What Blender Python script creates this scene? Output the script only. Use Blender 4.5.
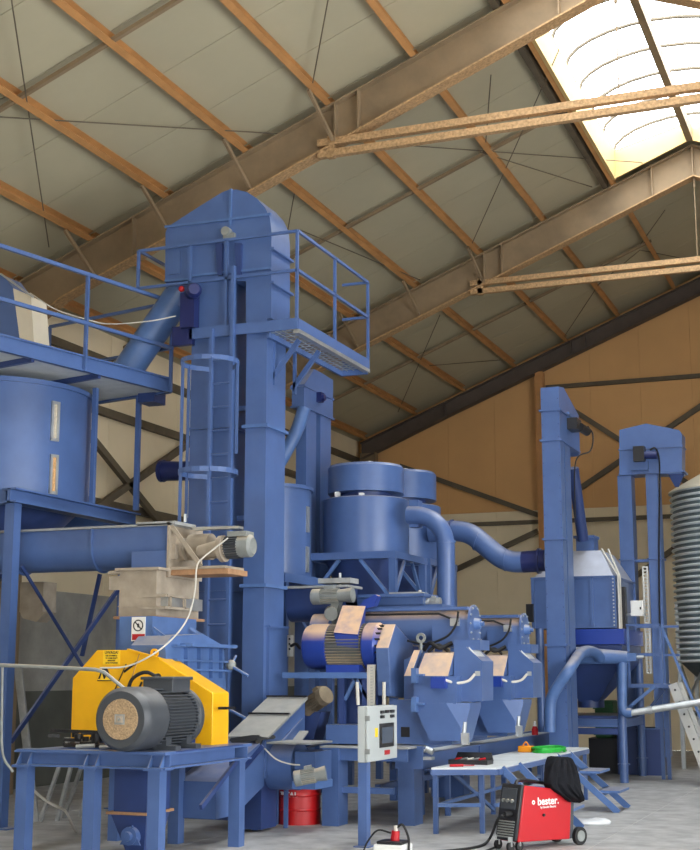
import bpy, bmesh, math, random
from mathutils import Vector, Matrix
random.seed(7)
for o in list(bpy.data.objects): bpy.data.objects.remove(o)
SC = bpy.context.scene; COL = SC.collection
PI = math.pi

# ------------------------------------------------------------------ camera
FPX, YAW, PITCH, EYE = 1371.3, math.radians(21.57), math.radians(10.32), 1.7
cam = bpy.data.cameras.new('camera'); cam_o = bpy.data.objects.new('camera', cam); COL.objects.link(cam_o)
cam.sensor_fit = 'HORIZONTAL'; cam.sensor_width = 36; cam.lens = FPX*36/700; cam.clip_end = 300
cam_o.location = (0, 0, EYE); cam_o.rotation_euler = (PI/2+PITCH, 0, YAW)
SC.camera = cam_o
_f = Vector((-math.sin(YAW)*math.cos(PITCH), math.cos(YAW)*math.cos(PITCH), math.sin(PITCH)))
_r = Vector((math.cos(YAW), math.sin(YAW), 0)); _u = _r.cross(_f); EYEP = Vector((0, 0, EYE))
def ray(px, py): return _f*FPX + _r*(px-350) + _u*(425-py)
def WY(px, py, Y): d = ray(px, py); return EYEP + d*(Y/d.y)
def WX(px, py, X): d = ray(px, py); return EYEP + d*(X/d.x)
def WZ(px, py, Z): d = ray(px, py); return EYEP + d*((Z-EYE)/d.z)
RIDGE = -2.95
def zr(X): return 12.5 + .4*X if X <= RIDGE else 12.5 + .4*(2*RIDGE-X)      # rafter top height
def WR(px, py, dz=0): d = ray(px, py); t = (12.5+dz-EYE)/(d.z-.4*d.x); return EYEP + d*t

# ------------------------------------------------------------------ daylight
SKY = 9.0
w = bpy.data.worlds.new('world'); SC.world = w; w.use_nodes = True
bg = w.node_tree.nodes['Background']; bg.inputs[0].default_value = (.93, .97, 1, 1); bg.inputs[1].default_value = SKY
def portal(name, loc, rot, sx, sy):
    l = bpy.data.lights.new(name, 'AREA'); l.shape = 'RECTANGLE'; l.size = sx; l.size_y = sy; l.cycles.is_portal = True
    o = bpy.data.objects.new(name, l); COL.objects.link(o); o.location = loc; o.rotation_euler = rot
FRAMES = [-5.7, 1.9, 9.5, 17.1, 24.7, 32.3]
for a, b in zip(FRAMES[:4], FRAMES[1:5]):
    portal('skylight_daylight', (RIDGE, (a+b)/2, 12.1), (0, 0, 0), 2.9, b-a-.6)
portal('unseen_doorway_daylight', (0, -6.2, 2.5), (PI/2, 0, PI), 6, 5)  # unseen doorways, sized to put daylight on upright faces
portal('unseen_side_doorway_daylight', (7.0, 8, 2.75), (PI/2, 0, PI/2), 12, 5.5)
SC.view_settings.view_transform = 'Standard'; SC.view_settings.look = 'None'; SC.view_settings.gamma = 1
SC.view_settings.use_curve_mapping = False
SC.view_settings.exposure = 0.22

# ------------------------------------------------------------------ materials
def srgb(r, g, b):
    f = lambda c: (c/255/12.92 if c/255 <= .04045 else ((c/255+.055)/1.055)**2.4)
    return (f(r), f(g), f(b), 1)
MATS = {}
def mat(name, rgb, rough=.5, metal=0, var=.12, scale=3., dust=0, dustcol=(205, 178, 148), spec=.5, bump=0, stretch=None, emit=None, lo=.35, hi=.8):
    m = bpy.data.materials.new(name); m.use_nodes = True; nt = m.node_tree; N = nt.nodes; L = nt.links
    p = N['Principled BSDF']; p.inputs['Roughness'].default_value = rough; p.inputs['Metallic'].default_value = metal
    p.inputs['Specular IOR Level'].default_value = spec
    c = srgb(*rgb); tc = N.new('ShaderNodeNewGeometry')
    vec = tc.outputs['Position']
    if stretch:
        mp = N.new('ShaderNodeMapping'); mp.inputs['Scale'].default_value = stretch; L.new(vec, mp.inputs[0]); vec = mp.outputs[0]
    n = N.new('ShaderNodeTexNoise'); n.inputs['Scale'].default_value = scale; n.inputs['Detail'].default_value = 6; n.inputs['Roughness'].default_value = .6
    L.new(vec, n.inputs['Vector'])
    r = N.new('ShaderNodeValToRGB'); r.color_ramp.elements[0].position = .3; r.color_ramp.elements[1].position = .72
    r.color_ramp.elements[0].color = tuple(x*(1-var) for x in c[:3])+(1,); r.color_ramp.elements[1].color = tuple(min(1, x*(1+var)) for x in c[:3])+(1,)
    L.new(n.outputs['Fac'], r.inputs[0]); out = r.outputs[0]
    if dust:
        sp = N.new('ShaderNodeSeparateXYZ'); L.new(tc.outputs['Normal'], sp.inputs[0])
        mr = N.new('ShaderNodeMapRange'); mr.inputs['From Min'].default_value = lo; mr.inputs['From Max'].default_value = hi
        L.new(sp.outputs['Z'], mr.inputs['Value'])
        mu = N.new('ShaderNodeMath'); mu.operation = 'MULTIPLY'; L.new(mr.outputs[0], mu.inputs[0])
        n2 = N.new('ShaderNodeTexNoise'); n2.inputs['Scale'].default_value = 5; n2.inputs['Detail'].default_value = 4; L.new(tc.outputs['Position'], n2.inputs['Vector'])
        m2 = N.new('ShaderNodeMapRange'); m2.inputs['From Min'].default_value = .25; m2.inputs['From Max'].default_value = .6
        m2.inputs['To Min'].default_value = .45*dust; m2.inputs['To Max'].default_value = dust; L.new(n2.outputs['Fac'], m2.inputs['Value'])
        L.new(m2.outputs[0], mu.inputs[1])
        mx = N.new('ShaderNodeMix'); mx.data_type = 'RGBA'; L.new(mu.outputs[0], mx.inputs[0]); L.new(out, mx.inputs[6]); mx.inputs[7].default_value = srgb(*dustcol)
        out = mx.outputs[2]
    L.new(out, p.inputs['Base Color'])
    if bump:
        b = N.new('ShaderNodeBump'); b.inputs['Strength'].default_value = bump; b.inputs['Distance'].default_value = .02; L.new(n.outputs['Fac'], b.inputs['Height']); L.new(b.outputs[0], p.inputs['Normal'])
    if emit: p.inputs['Emission Color'].default_value = srgb(*emit[0]); p.inputs['Emission Strength'].default_value = emit[1]
    MATS[name] = m; return m
BLUE = mat('blue_paint', (75, 100, 150), .33, var=.12, scale=2.2, dust=.5, dustcol=(168, 164, 170))
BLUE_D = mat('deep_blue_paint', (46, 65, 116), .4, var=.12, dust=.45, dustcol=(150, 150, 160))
BLUE_TOP = mat('dusty_blue_paint', (78, 102, 150), .45, var=.12, scale=3, dust=1., dustcol=(214, 184, 156), lo=.2, hi=.6)
LBLUE = mat('highlit_blue_paint', (80, 110, 162), .4, var=.14, scale=4, dust=.6, dustcol=(190, 178, 160))
NAVY = mat('navy_paint', (30, 40, 92), .35, var=.1)
VBLUE = mat('vivid_blue_paint', (34, 62, 150), .35, var=.08, dust=1., dustcol=(222, 186, 152), lo=.2, hi=.65)
STEELTAN = mat('tan_primed_steel', (182, 132, 80), .7, var=.2, scale=2.5, dust=0)
RAFTER = mat('tan_rafter_steel', (134, 114, 88), .75, var=.22, scale=1.5)
RUSTY = mat('flaking_tan_paint', (172, 138, 98), .8, var=.4, scale=26, bump=.3)
ROOFP = mat('roof_panel_grey', (174, 166, 140), .75, var=.06, scale=.7)
WALLT = mat('tan_wall_panel', (212, 164, 108), .75, var=.07, scale=.6)
WALLC = mat('cream_wall_panel', (230, 214, 182), .75, var=.06, scale=.8)
CONC = mat('concrete_wall', (158, 156, 150), .9, var=.2, scale=1.8, bump=.2)
WALLD = mat('dark_lower_wall', (92, 94, 88), .9, var=.2, scale=1.5, bump=.2)
FLOORM = mat('concrete_floor', (168, 167, 166), .62, var=.3, scale=3.2, bump=.08)
RAFTER_SHADE = mat('shade_dark_rafter_steel', (84, 72, 64), .65, var=.15)  # rafter steel darkened in colour for the shade on the backlit gable frame
BRACE = mat('dark_steel_brace', (96, 86, 70), .7, var=.2)
GALV = mat('galvanised_steel', (190, 194, 196), .38, .75, var=.12, scale=8)
ALU = mat('aluminium', (206, 206, 202), .35, .6, var=.08)
BEIGE = mat('dust_coated_steel', (160, 148, 132), .85, var=.2, scale=5, dust=.8, dustcol=(192, 178, 158))
GREYM = mat('grey_motor_paint', (132, 136, 134), .5, var=.15, scale=9, dust=.9, dustcol=(196, 182, 160))
DGREY = mat('dark_grey_motor', (64, 68, 74), .45, var=.15, scale=5, dust=.6, dustcol=(140, 138, 136))
FINM = mat('fin_grey', (96, 98, 98), .5, var=.15, dust=1., dustcol=(196, 176, 150), lo=.1, hi=.7)
YEL = mat('yellow_paint', (240, 178, 12), .42, var=.07, scale=2.5)
YELS = mat('yellow_sticker', (250, 205, 40), .5, var=.04)
BLACK = mat('black_rubber', (22, 22, 24), .6, var=.1)
CLOTH = mat('black_cloth', (26, 27, 32), .95, var=.25, scale=20, spec=.2)
RED = mat('red_paint', (178, 16, 28), .4, var=.06)
RED_D = mat('drum_red', (186, 24, 28), .38, var=.1, scale=6)
WHITE = mat('white_plastic', (232, 232, 228), .5, var=.03)
CABW = mat('light_grey_enamel', (178, 184, 184), .45, var=.03)
SCREEN = mat('dark_screen', (70, 82, 100), .2, var=.1)
CABLEW = mat('pale_cable', (200, 196, 186), .6, var=.05)
WTOP = mat('pale_platform_plate', (208, 212, 212), .55, var=.12, scale=5)
PLATE = mat('dusty_grey_plate', (150, 152, 152), .7, var=.2, scale=7, dust=.6, dustcol=(190, 186, 176))
PLASTIC = mat('clear_white_plastic_sheet', (206, 208, 210), .35, var=.15)
ORANGE = mat('orange_plastic', (240, 150, 20), .5, var=.05)
GREENP = mat('green_cord', (40, 170, 60), .5, var=.05)
GREEN = mat('green_enamel', (44, 92, 56), .6, var=.25, scale=6)
WOODM = mat('rust_brown_plate', (170, 130, 96), .8, var=.25, scale=6)
CORR = mat('shaded_zinc_valley', (124, 138, 146), .42, .4, var=.12, scale=6)  # silo sheet darkened to paint the dark stripes of its reflections
CONEC = mat('cream_silo_roof', (214, 204, 184), .6, var=.06)
ZINC = mat('highlit_zinc_ridge', (226, 233, 236), .35, .15, var=.06, scale=8)  # same sheet painted paler for the bright reflections on the ridges
SKYFR = mat('cream_curb_board', (200, 170, 112), .7, var=.05)
INDIC = mat('indicator_black', (30, 30, 34), .4)
GLASSP = bpy.data.materials.new('skylight_polycarbonate'); GLASSP.use_nodes = True
_n = GLASSP.node_tree.nodes; _l = GLASSP.node_tree.links; _n.remove(_n['Principled BSDF'])
_a = _n.new('ShaderNodeBsdfTransparent'); _a.inputs[0].default_value = (.92, .95, .97, 1); _b = _n.new('ShaderNodeBsdfTranslucent'); _b.inputs[0].default_value = (.9, .9, .9, 1)
_m = _n.new('ShaderNodeMixShader'); _m.inputs[0].default_value = .25; _l.new(_a.outputs[0], _m.inputs[1]); _l.new(_b.outputs[0], _m.inputs[2]); _l.new(_m.outputs[0], _n['Material Output'].inputs[0])
SIGHT = mat('sight_glass', (196, 186, 168), .15, var=.25, scale=30)
SIGHTF = mat('sight_glass_wood_fill', (206, 160, 110), .3, var=.4, scale=40)

# ------------------------------------------------------------------ mesh helpers
V = Vector
class MB:
    def __init__(s): s.v = []; s.f = []
    def add(s, vs, fs):
        n = len(s.v); s.v += [V(p) for p in vs]; s.f += [tuple(i+n for i in f) for f in fs]; return s
    def hexa(s, b, t): return s.add(list(b)+list(t), [(3, 2, 1, 0), (4, 5, 6, 7), (0, 1, 5, 4), (1, 2, 6, 5), (2, 3, 7, 6), (3, 0, 4, 7)])
    def box(s, x0, x1, y0, y1, z0, z1):
        return s.hexa([(x0, y0, z0), (x1, y0, z0), (x1, y1, z0), (x0, y1, z0)], [(x0, y0, z1), (x1, y0, z1), (x1, y1, z1), (x0, y1, z1)])
    def prism(s, pts, vec):
        pts = [V(p) for p in pts]; n = len(pts); q = [p+V(vec) for p in pts]
        return s.add(pts+q, [tuple(range(n))[::-1], tuple(range(n, 2*n))]+[(i, (i+1) % n, n+(i+1) % n, n+i) for i in range(n)])
    def frame(s, a, b):
        d = (V(b)-V(a)).normalized(); up = V((0, 0, 1)) if abs(d.z) < .9 else V((0, 1, 0))
        x = d.cross(up).normalized(); return d, x, x.cross(d).normalized()
    def bar(s, a, b, w, h=None, up=None):
        h = h or w; a = V(a); b = V(b); d = (b-a).normalized(); up = V(up) if up else (V((0, 0, 1)) if abs(d.z) < .9 else V((0, 1, 0)))
        x = d.cross(up).normalized()*w/2; y = x.cross(d).normalized()*h/2
        c = [-x-y, x-y, x+y, -x+y]; return s.hexa([a+k for k in c], [b+k for k in c])
    def ibeam(s, a, b, w, h, t=.02, up=None):
        a = V(a); b = V(b); d = (b-a).normalized(); u = V(up) if up else (V((0, 0, 1)) if abs(d.z) < .9 else V((0, 1, 0)))
        x = d.cross(u).normalized(); y = x.cross(d).normalized()
        s.bar(a, b, t, h-2*t, u)
        for k in (-1, 1): s.bar(a+y*k*(h/2-t/2), b+y*k*(h/2-t/2), w, t, u)
        return s
    def cyl(s, a, b, r0, r1=None, n=18, cap=True):
        r1 = r0 if r1 is None else r1; a = V(a); b = V(b); d, x, y = s.frame(a, b)
        A = [a+(x*math.cos(2*PI*i/n)+y*math.sin(2*PI*i/n))*r0 for i in range(n)]
        B = [b+(x*math.cos(2*PI*i/n)+y*math.sin(2*PI*i/n))*r1 for i in range(n)]
        fs = [(i, (i+1) % n, n+(i+1) % n, n+i) for i in range(n)]
        if cap: fs += [tuple(range(n))[::-1], tuple(range(n, 2*n))]
        return s.add(A+B, fs)
    def tube(s, pts, r, n=10, cap=True):
        pts = [V(p) for p in pts]; rs = r if isinstance(r, (list, tuple)) else [r]*len(pts); vs = []; x = None
        for i, p in enumerate(pts):
            d = (pts[min(i+1, len(pts)-1)]-pts[max(i-1, 0)]).normalized()
            if x is None: x = s.frame(p, p+d)[1]
            x = (x-d*x.dot(d)).normalized(); y = d.cross(x)
            vs += [p+(x*math.cos(2*PI*k/n)+y*math.sin(2*PI*k/n))*rs[i] for k in range(n)]
        m = len(pts); fs = [(i*n+k, i*n+(k+1) % n, (i+1)*n+(k+1) % n, (i+1)*n+k) for i in range(m-1) for k in range(n)]
        if cap: fs += [tuple(range(n))[::-1], tuple(range((m-1)*n, m*n))]
        return s.add(vs, fs)
    def lathe(s, c, prof, n=36, axis='z'):
        c = V(c); vs = []
        for r, z in prof:
            for k in range(n):
                a = 2*PI*k/n
                if axis == 'z': vs.append(c+V((r*math.cos(a), r*math.sin(a), z)))
                elif axis == 'y': vs.append(c+V((r*math.cos(a), z, r*math.sin(a))))
                else: vs.append(c+V((z, r*math.cos(a), r*math.sin(a))))
        m = len(prof); fs = [(i*n+k, i*n+(k+1) % n, (i+1)*n+(k+1) % n, (i+1)*n+k) for i in range(m-1) for k in range(n)]
        ring = abs(prof[0][0]-prof[-1][0])+abs(prof[0][1]-prof[-1][1]) < 1e-6
        if prof[0][0] > 0 and not ring: fs.append(tuple(range(n))[::-1])
        if prof[-1][0] > 0 and not ring: fs.append(tuple(range((m-1)*n, m*n)))
        return s.add(vs, fs)
    def sphere(s, c, r, n=12, sq=(1, 1, 1)):
        c = V(c); vs = [c+V((0, 0, r*sq[2]))]; m = n//2
        for i in range(1, m):
            for k in range(n):
                t = PI*i/m; a = 2*PI*k/n; vs.append(c+V((r*sq[0]*math.sin(t)*math.cos(a), r*sq[1]*math.sin(t)*math.sin(a), r*sq[2]*math.cos(t))))
        vs.append(c-V((0, 0, r*sq[2]))); L = len(vs)-1
        fs = [(0, 1+k, 1+(k+1) % n) for k in range(n)]
        fs += [(1+i*n+k, 1+(i+1)*n+k, 1+(i+1)*n+(k+1) % n, 1+i*n+(k+1) % n) for i in range(m-2) for k in range(n)]
        fs += [(L, 1+(m-2)*n+(k+1) % n, 1+(m-2)*n+k) for k in range(n)]
        return s.add(vs, fs)
def offset(o):
    t = V((0, 0, 0))
    while o: t += o.location; o = o.parent
    return t
def part(name, mb, m, parent=None, bevel=0):
    off = offset(parent); me = bpy.data.meshes.new(name)
    me.from_pydata([p-off for p in mb.v], [], mb.f)
    bm = bmesh.new(); bm.from_mesh(me); bmesh.ops.recalc_face_normals(bm, faces=bm.faces); bm.to_mesh(me); bm.free()
    me.materials.append(m); me.shade_smooth(); me.set_sharp_from_angle(angle=math.radians(33))
    o = bpy.data.objects.new(name, me); COL.objects.link(o); o.parent = parent
    if bevel:
        b = o.modifiers.new('bevel', 'BEVEL'); b.width = bevel; b.segments = 2; b.limit_method = 'ANGLE'
    return o
def tag(o, label, cat, group=None):
    o['label'] = label; o['category'] = cat
    if group: o['group'] = group
    return o
def thing(name, label, cat, loc, group=None):
    o = bpy.data.objects.new(name, None); COL.objects.link(o); o.location = loc; o.empty_display_size = .1
    return tag(o, label, cat, group)
def struct(name, mb=None, m=None, loc=(0, 0, 0)):
    if mb: o = part(name, mb, m)
    else: o = bpy.data.objects.new(name, None); COL.objects.link(o); o.location = loc
    o['kind'] = 'structure'; return o
def copy_tree(o, parent=None):
    c = o.copy(); COL.objects.link(c); c.parent = parent
    for ch in [x for x in bpy.data.objects if x.parent == o]: copy_tree(ch, c)
    return c
def sub(o, parent):           # shared-mesh copy of one part
    c = o.copy(); COL.objects.link(c); c.parent = parent; return c
def pxbox(px0, px1, py0, py1, Y, d):   # front face in the plane Y, from pixels, depth d
    a = WY(px0, (py0+py1)/2, Y).x; b = WY(px1, (py0+py1)/2, Y).x; z1 = WY((px0+px1)/2, py0, Y).z; z0 = WY((px0+px1)/2, py1, Y).z
    return a, b, Y, Y+d, z0, z1
def bez(pts, n=8):            # Catmull-Rom through the points
    P = [V(p) for p in pts]; P = [P[0]*2-P[1]]+P+[P[-1]*2-P[-2]]; out = []
    for i in range(1, len(P)-2):
        for k in range(n):
            t = k/n; a, b, c, d = P[i-1:i+3]
            out.append(.5*((2*b)+(c-a)*t+(2*a-5*b+4*c-d)*t*t+(3*b-a-3*c+d)*t**3))
    return out+[P[-2]]
def text(name, s, size, m, parent, loc, ux, uy, ext=.0015, bold=0, spacing=1.0):
    cu = bpy.data.curves.new(name, 'FONT'); cu.body = s; cu.size = size; cu.align_x = 'CENTER'; cu.align_y = 'CENTER'; cu.extrude = ext; cu.offset = bold; cu.space_character = spacing
    t = bpy.data.objects.new(name, cu); COL.objects.link(t); bpy.context.view_layer.update()
    me = bpy.data.meshes.new_from_object(t.evaluated_get(bpy.context.evaluated_depsgraph_get())); bpy.data.objects.remove(t)
    ux = V(ux).normalized(); uy = V(uy).normalized(); nz = ux.cross(uy); off = offset(parent)
    for v in me.vertices: v.co = V(loc)-off + ux*v.co.x + uy*v.co.y + nz*v.co.z
    me.materials.clear(); me.materials.append(m); me.name = name
    o = bpy.data.objects.new(name, me); COL.objects.link(o); o.parent = parent; return o
def fins(mb, a, b, r0, r1, n, t=.006, a0=0, a1=2*PI):   # radial cooling fins along the axis a-b
    a = V(a); b = V(b); d, x, y = mb.frame(a, b)
    for i in range(n):
        an = a0+(a1-a0)*i/n; ra = x*math.cos(an)+y*math.sin(an); ta = d.cross(ra)*t/2
        mb.hexa([a+ra*r0-ta, a+ra*r0+ta, b+ra*r0+ta, b+ra*r0-ta], [a+ra*r1-ta, a+ra*r1+ta, b+ra*r1+ta, b+ra*r1-ta])
def gearmotor(root, a, b, r, mcol=GREYM, prefix=''):
    # a: gearbox end, b: fan end
    a = V(a); b = V(b); d = (b-a).normalized(); L = (b-a).length
    part('gearbox', MB().cyl(a, a+d*L*.3, r*.95, r*.8, 14), mcol, root)
    body = MB().cyl(a+d*L*.3, a+d*L*.78, r*.8, n=16); fins(body, a+d*L*.33, a+d*L*.76, r*.78, r*.98, 22, r*.05)
    part('motor_body', body, mcol, root)
    part('fan_cowl', MB().cyl(a+d*L*.76, b-d*L*.03, r, r, 18).cyl(b-d*L*.03, b, r, r*.8, 18), mcol, root)
    part('terminal_box', MB().bar(a+d*L*.45+V((0, 0, r*1.1)), a+d*L*.68+V((0, 0, r*1.1)), r*.9, r*.5), mcol, root)

# ================================================================== THE HALL
XL, XR, YB, YF = -12.65, 7.0, 32.6, -6.2
fl = struct('floor', loc=(0, 0, 0))
xs = [-12.65, -9.9, -6.9, -3.0, .5, 4, 7.0]; ys = [-6.2, -2, 2, 6, 10, 14, 18, 22, 26, 30, 32.6]
for i in range(len(xs)-1):
    for j in range(len(ys)-1):
        part('floor_slab', MB().box(xs[i]+.006, xs[i+1]-.006, ys[j]+.006, ys[j+1]-.006, -.15, 0), FLOORM, fl)
part('floor_joint_bed', MB().box(-12.65, 7, -6.2, 32.6, -.2, -.002), mat('pale_joint_filler', (196, 194, 190), .8), fl)
# back gable wall with vertical panels
wb = struct('wall_back')
def gable_panel(x0, x1, z0, z1a, z1b, m, y=YB):
    return part('wall_panel', MB().prism([(x0+.002, y, z0), (x1-.002, y, z0), (x1-.002, y, z1b), (x0+.002, y, z1a)], (0, .12, 0)), m, wb)
ZG = WY(575, 519, YB).z
nx = 16
cuts = sorted(list(XL+(RIDGE-XL)*i/8 for i in range(9))+[RIDGE+(XR+.1-RIDGE)*i/8 for i in range(1, 9)])
for a, b in zip(cuts[:-1], cuts[1:]):
    a = a if a > XL else XL-.12; gable_panel(a, b, 0, ZG+.25, ZG+.25, WALLC); gable_panel(a, b, ZG+.255, zr(a)+.2, zr(b)+.2, WALLT)
part('wall_core', MB().prism([(XL, YB+.13, 0), (XR, YB+.13, 0), (XR, YB+.13, zr(XR)+.2), (RIDGE, YB+.13, zr(RIDGE)+.2), (XL, YB+.13, zr(XL)+.2)], (0, .05, 0)), WALLT, wb)
Yg = YB-.09
def gseg(a, b, wd=.1, m=BRACE, nm='girt', Y=Yg): part(nm, MB().bar(WY(*a, Y), WY(*b, Y), .1, wd, up=(0, 0, 1)), m, wb)
gx1 = WY(546, 388, Yg); g2 = WY(484, 526, Yg)
for z, x0 in ((WY(640, 380, Yg).z, gx1.x), (WY(575, 520, Yg).z, XL+.1)):
    part('girt', MB().box(x0, XR, Yg-.05, YB, z-.05, z+.04), BRACE, wb)
cx = WY(541.5, 450, 32.3).x
part('gable_column', MB().ibeam((cx, 32.3, 0), (cx, 32.3, zr(cx)-.39), .2, .2, .025, up=(0, 1, 0)), STEELTAN, wb)
for a, b in (((400, 466), (538, 515)), ((440, 577), (538, 531)), ((546, 393), (700, 491)), ((547, 511), (745, 376)), ((547, 640), (700, 530))):
    gseg(a, b, .12, nm='wind_brace')
# left wall
wl = struct('wall_left')
zc = 3.02
for i in range(16):
    y0 = YF+(YB-YF)*i/16; y1 = YF+(YB-YF)*(i+1)/16
    part('wall_panel', MB().box(XL-.1, XL, y0+(.005 if i else -.1), y1-(.005 if i < 15 else -.15), zc, zr(XL)+.25), WALLC, wl)
part('concrete_plinth', MB().box(XL-.12, XL+.1, YF, YB, 1.45, zc), CONC, wl)
part('dark_wall_band', MB().box(XL-.12, XL+.13, YF, YB, 0, 1.45), WALLD, wl)  # lowest band of the wall in one darker tone
for z in (4.6, 6.2, 7.1): part('girt', MB().box(XL-.02, XL+.1, YF, YB, z-.07, z+.07), BRACE, wl)
for f in FRAMES:
    part('wall_column', MB().ibeam((XL+.4, f, 0), (XL+.4, f, zr(XL+.3)-.3), .22, .42, .025, up=(1, 0, 0)), RAFTER, wl)
for a, b in zip(FRAMES[2:5], FRAMES[3:6]):
    for p, q in (((a, 3.1), (b, 6.9)), ((a, 6.9), (b, 3.1))):
        part('wind_brace', MB().bar((XL+.2, p[0], p[1]), (XL+.2, q[0], q[1]), .09, .12), BRACE, wl)
# right wall and front wall (behind the camera) with unseen doorways sized for the light they let in
wr = struct('wall_right')
part('wall_panel', MB().box(XR, XR+.1, YF-.1, 2, 0, zr(XR)+.2).box(XR, XR+.1, 14, YB+.15, 0, zr(XR)+.2).box(XR, XR+.1, 2, 14, 5.5, zr(XR)+.2), WALLC, wr)
wf = struct('wall_front')
part('wall_panel', MB().box(XL, -3, YF-.1, YF, 0, 5).box(3, XR, YF-.1, YF, 0, 5).prism([(XL, YF-.1, 5), (XR, YF-.1, 5), (XR, YF-.1, zr(XR)+.2), (RIDGE, YF-.1, zr(RIDGE)+.2), (XL, YF-.1, zr(XL)+.2)], (0, .1, 0)), WALLC, wf)
# roof
ce = struct('ceiling')
PU = .19                                     # purlin depth; panels lie on the purlins
SKL, SKR = -4.35, 2*RIDGE+4.35
def slope_slab(x0, x1, y0, y1, dz=PU, t=.1): # a piece of roof between two x
    return MB().hexa([(x0, y0, zr(x0)+dz), (x1, y0, zr(x1)+dz), (x1, y1, zr(x1)+dz), (x0, y1, zr(x0)+dz)], [(x0, y0, zr(x0)+dz+t), (x1, y0, zr(x1)+dz+t), (x1, y1, zr(x1)+dz+t), (x0, y1, zr(x0)+dz+t)])
bays = list(zip(FRAMES[:-1], FRAMES[1:]))
for bi, (a, b) in enumerate(bays):
    n = 6
    if bi == 0: a = YF
    if bi == 4: b = YB+.1
    for k in range(n):
        y0 = a+(b-a)*k/n+.006; y1 = a+(b-a)*(k+1)/n-.006
        part('roof_panel', slope_slab(XL-.1, SKL, y0, y1), ROOFP, ce); part('roof_panel', slope_slab(SKR, XR+.1, y0, y1), ROOFP, ce)
        if bi == 4: part('roof_panel', slope_slab(SKL, RIDGE, y0, y1), ROOFP, ce); part('roof_panel', slope_slab(RIDGE, SKR, y0, y1), ROOFP, ce)
part('roof_deck', slope_slab(XL-.1, SKL, YF, YB+.2, PU+.11, .04), ROOFP, ce); part('roof_deck', slope_slab(SKR, XR+.1, YF, YB+.2, PU+.11, .04), ROOFP, ce)
part('roof_deck', slope_slab(SKL, RIDGE, 24.8, YB+.2, PU+.11, .04), ROOFP, ce); part('roof_deck', slope_slab(RIDGE, SKR, 24.8, YB+.2, PU+.11, .04), ROOFP, ce)
for f in FRAMES:                             # bands of roof over the frames between two skylights
    part('roof_band', slope_slab(SKL, RIDGE, f-.32, f+.32, PU, .15), ROOFP, ce); part('roof_band', slope_slab(RIDGE, SKR, f-.32, f+.32, PU, .15), ROOFP, ce)
nrm = V((-.4, 0, 1)).normalized()
PX = [-12.3, -10.95, -9.68, -8.38, -7.08, -5.8, SKL-.1]
for bi, (a, b) in enumerate(bays):
    for x in PX + [2*RIDGE-q for q in PX]:
        if x > XR-.2: continue
        s = 1 if x < RIDGE else -1
        c = V((x, 0, zr(x)+PU/2))
        m = MB(); n2 = V((-.4*s, 0, 1)).normalized(); t2 = V((1, 0, .4*s)).normalized(); o_ = c+V((0, a+.03, 0)); e_ = c+V((0, b-.03, 0))
        m.bar(o_-t2*.03, e_-t2*.03, .012, PU-.02, n2); m.bar(o_+n2*(PU/2-.02)+t2*.01, e_+n2*(PU/2-.02)+t2*.01, .09, .012, n2); m.bar(o_-n2*(PU/2-.02)+t2*.01, e_-n2*(PU/2-.02)+t2*.01, .09, .014, n2)
        part('purlin', m, STEELTAN, ce)
    ym = (a+b)/2                              # sag bar across the middle of the bay
    part('sag_bar', MB().bar((XL, ym, zr(XL)+.06), (SKL, ym, zr(SKL)+.06), .06, .05, nrm), RAFTER, ce)
def rafter(f, dark=False):
    m = MB(); fl_ = MB()
    H = .62
    for s in (1, -1):
        X = lambda x: x if s == 1 else 2*RIDGE-x
        xe = XL+.2
        for side in (-.1,):
            pass
        # tapered haunch at the knee, uniform beyond
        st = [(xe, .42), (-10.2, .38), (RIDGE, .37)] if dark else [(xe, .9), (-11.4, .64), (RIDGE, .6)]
        for (xa, ha), (xb, hb) in zip(st[:-1], st[1:]):
            za, zb = zr(xa), zr(xb)
            m.hexa([(X(xa), f-.012, za-ha), (X(xb), f-.012, zb-hb), (X(xb), f+.012, zb-hb), (X(xa), f+.012, za-ha)], [(X(xa), f-.012, za), (X(xb), f-.012, zb), (X(xb), f+.012, zb), (X(xa), f+.012, za)])
            for fb, z0a, z0b in ((m, za-.025, zb-.025), (fl_, za-ha-.012, zb-hb-.012)):  # top flange takes the darker web colour, painting the shade along it
                fb.hexa([(X(xa), f-.12, z0a), (X(xb), f-.12, z0b), (X(xb), f+.12, z0b), (X(xa), f+.12, z0a)], [(X(xa), f-.12, z0a+.025), (X(xb), f-.12, z0b+.025), (X(xb), f+.12, z0b+.025), (X(xa), f+.12, z0a+.025)])
    st_ = MB()
    for x in (-6.95, -6.6, -3.7, RIDGE, -2.2, -10.2):
        st_.box(x-.012, x+.012, f-.115, f+.115, zr(x)-(.36 if dark else .6), zr(x)-.02)
    A1, A2 = (RAFTER_SHADE, RAFTER_SHADE) if dark else (RAFTER, RUSTY)
    r = part('rafter', m, A1, ce); part('rafter_flange', fl_, A2, r); part('stiffener_plate', st_, A1, r)
    return r
for f in FRAMES: rafter(f, f > 30)
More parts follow.
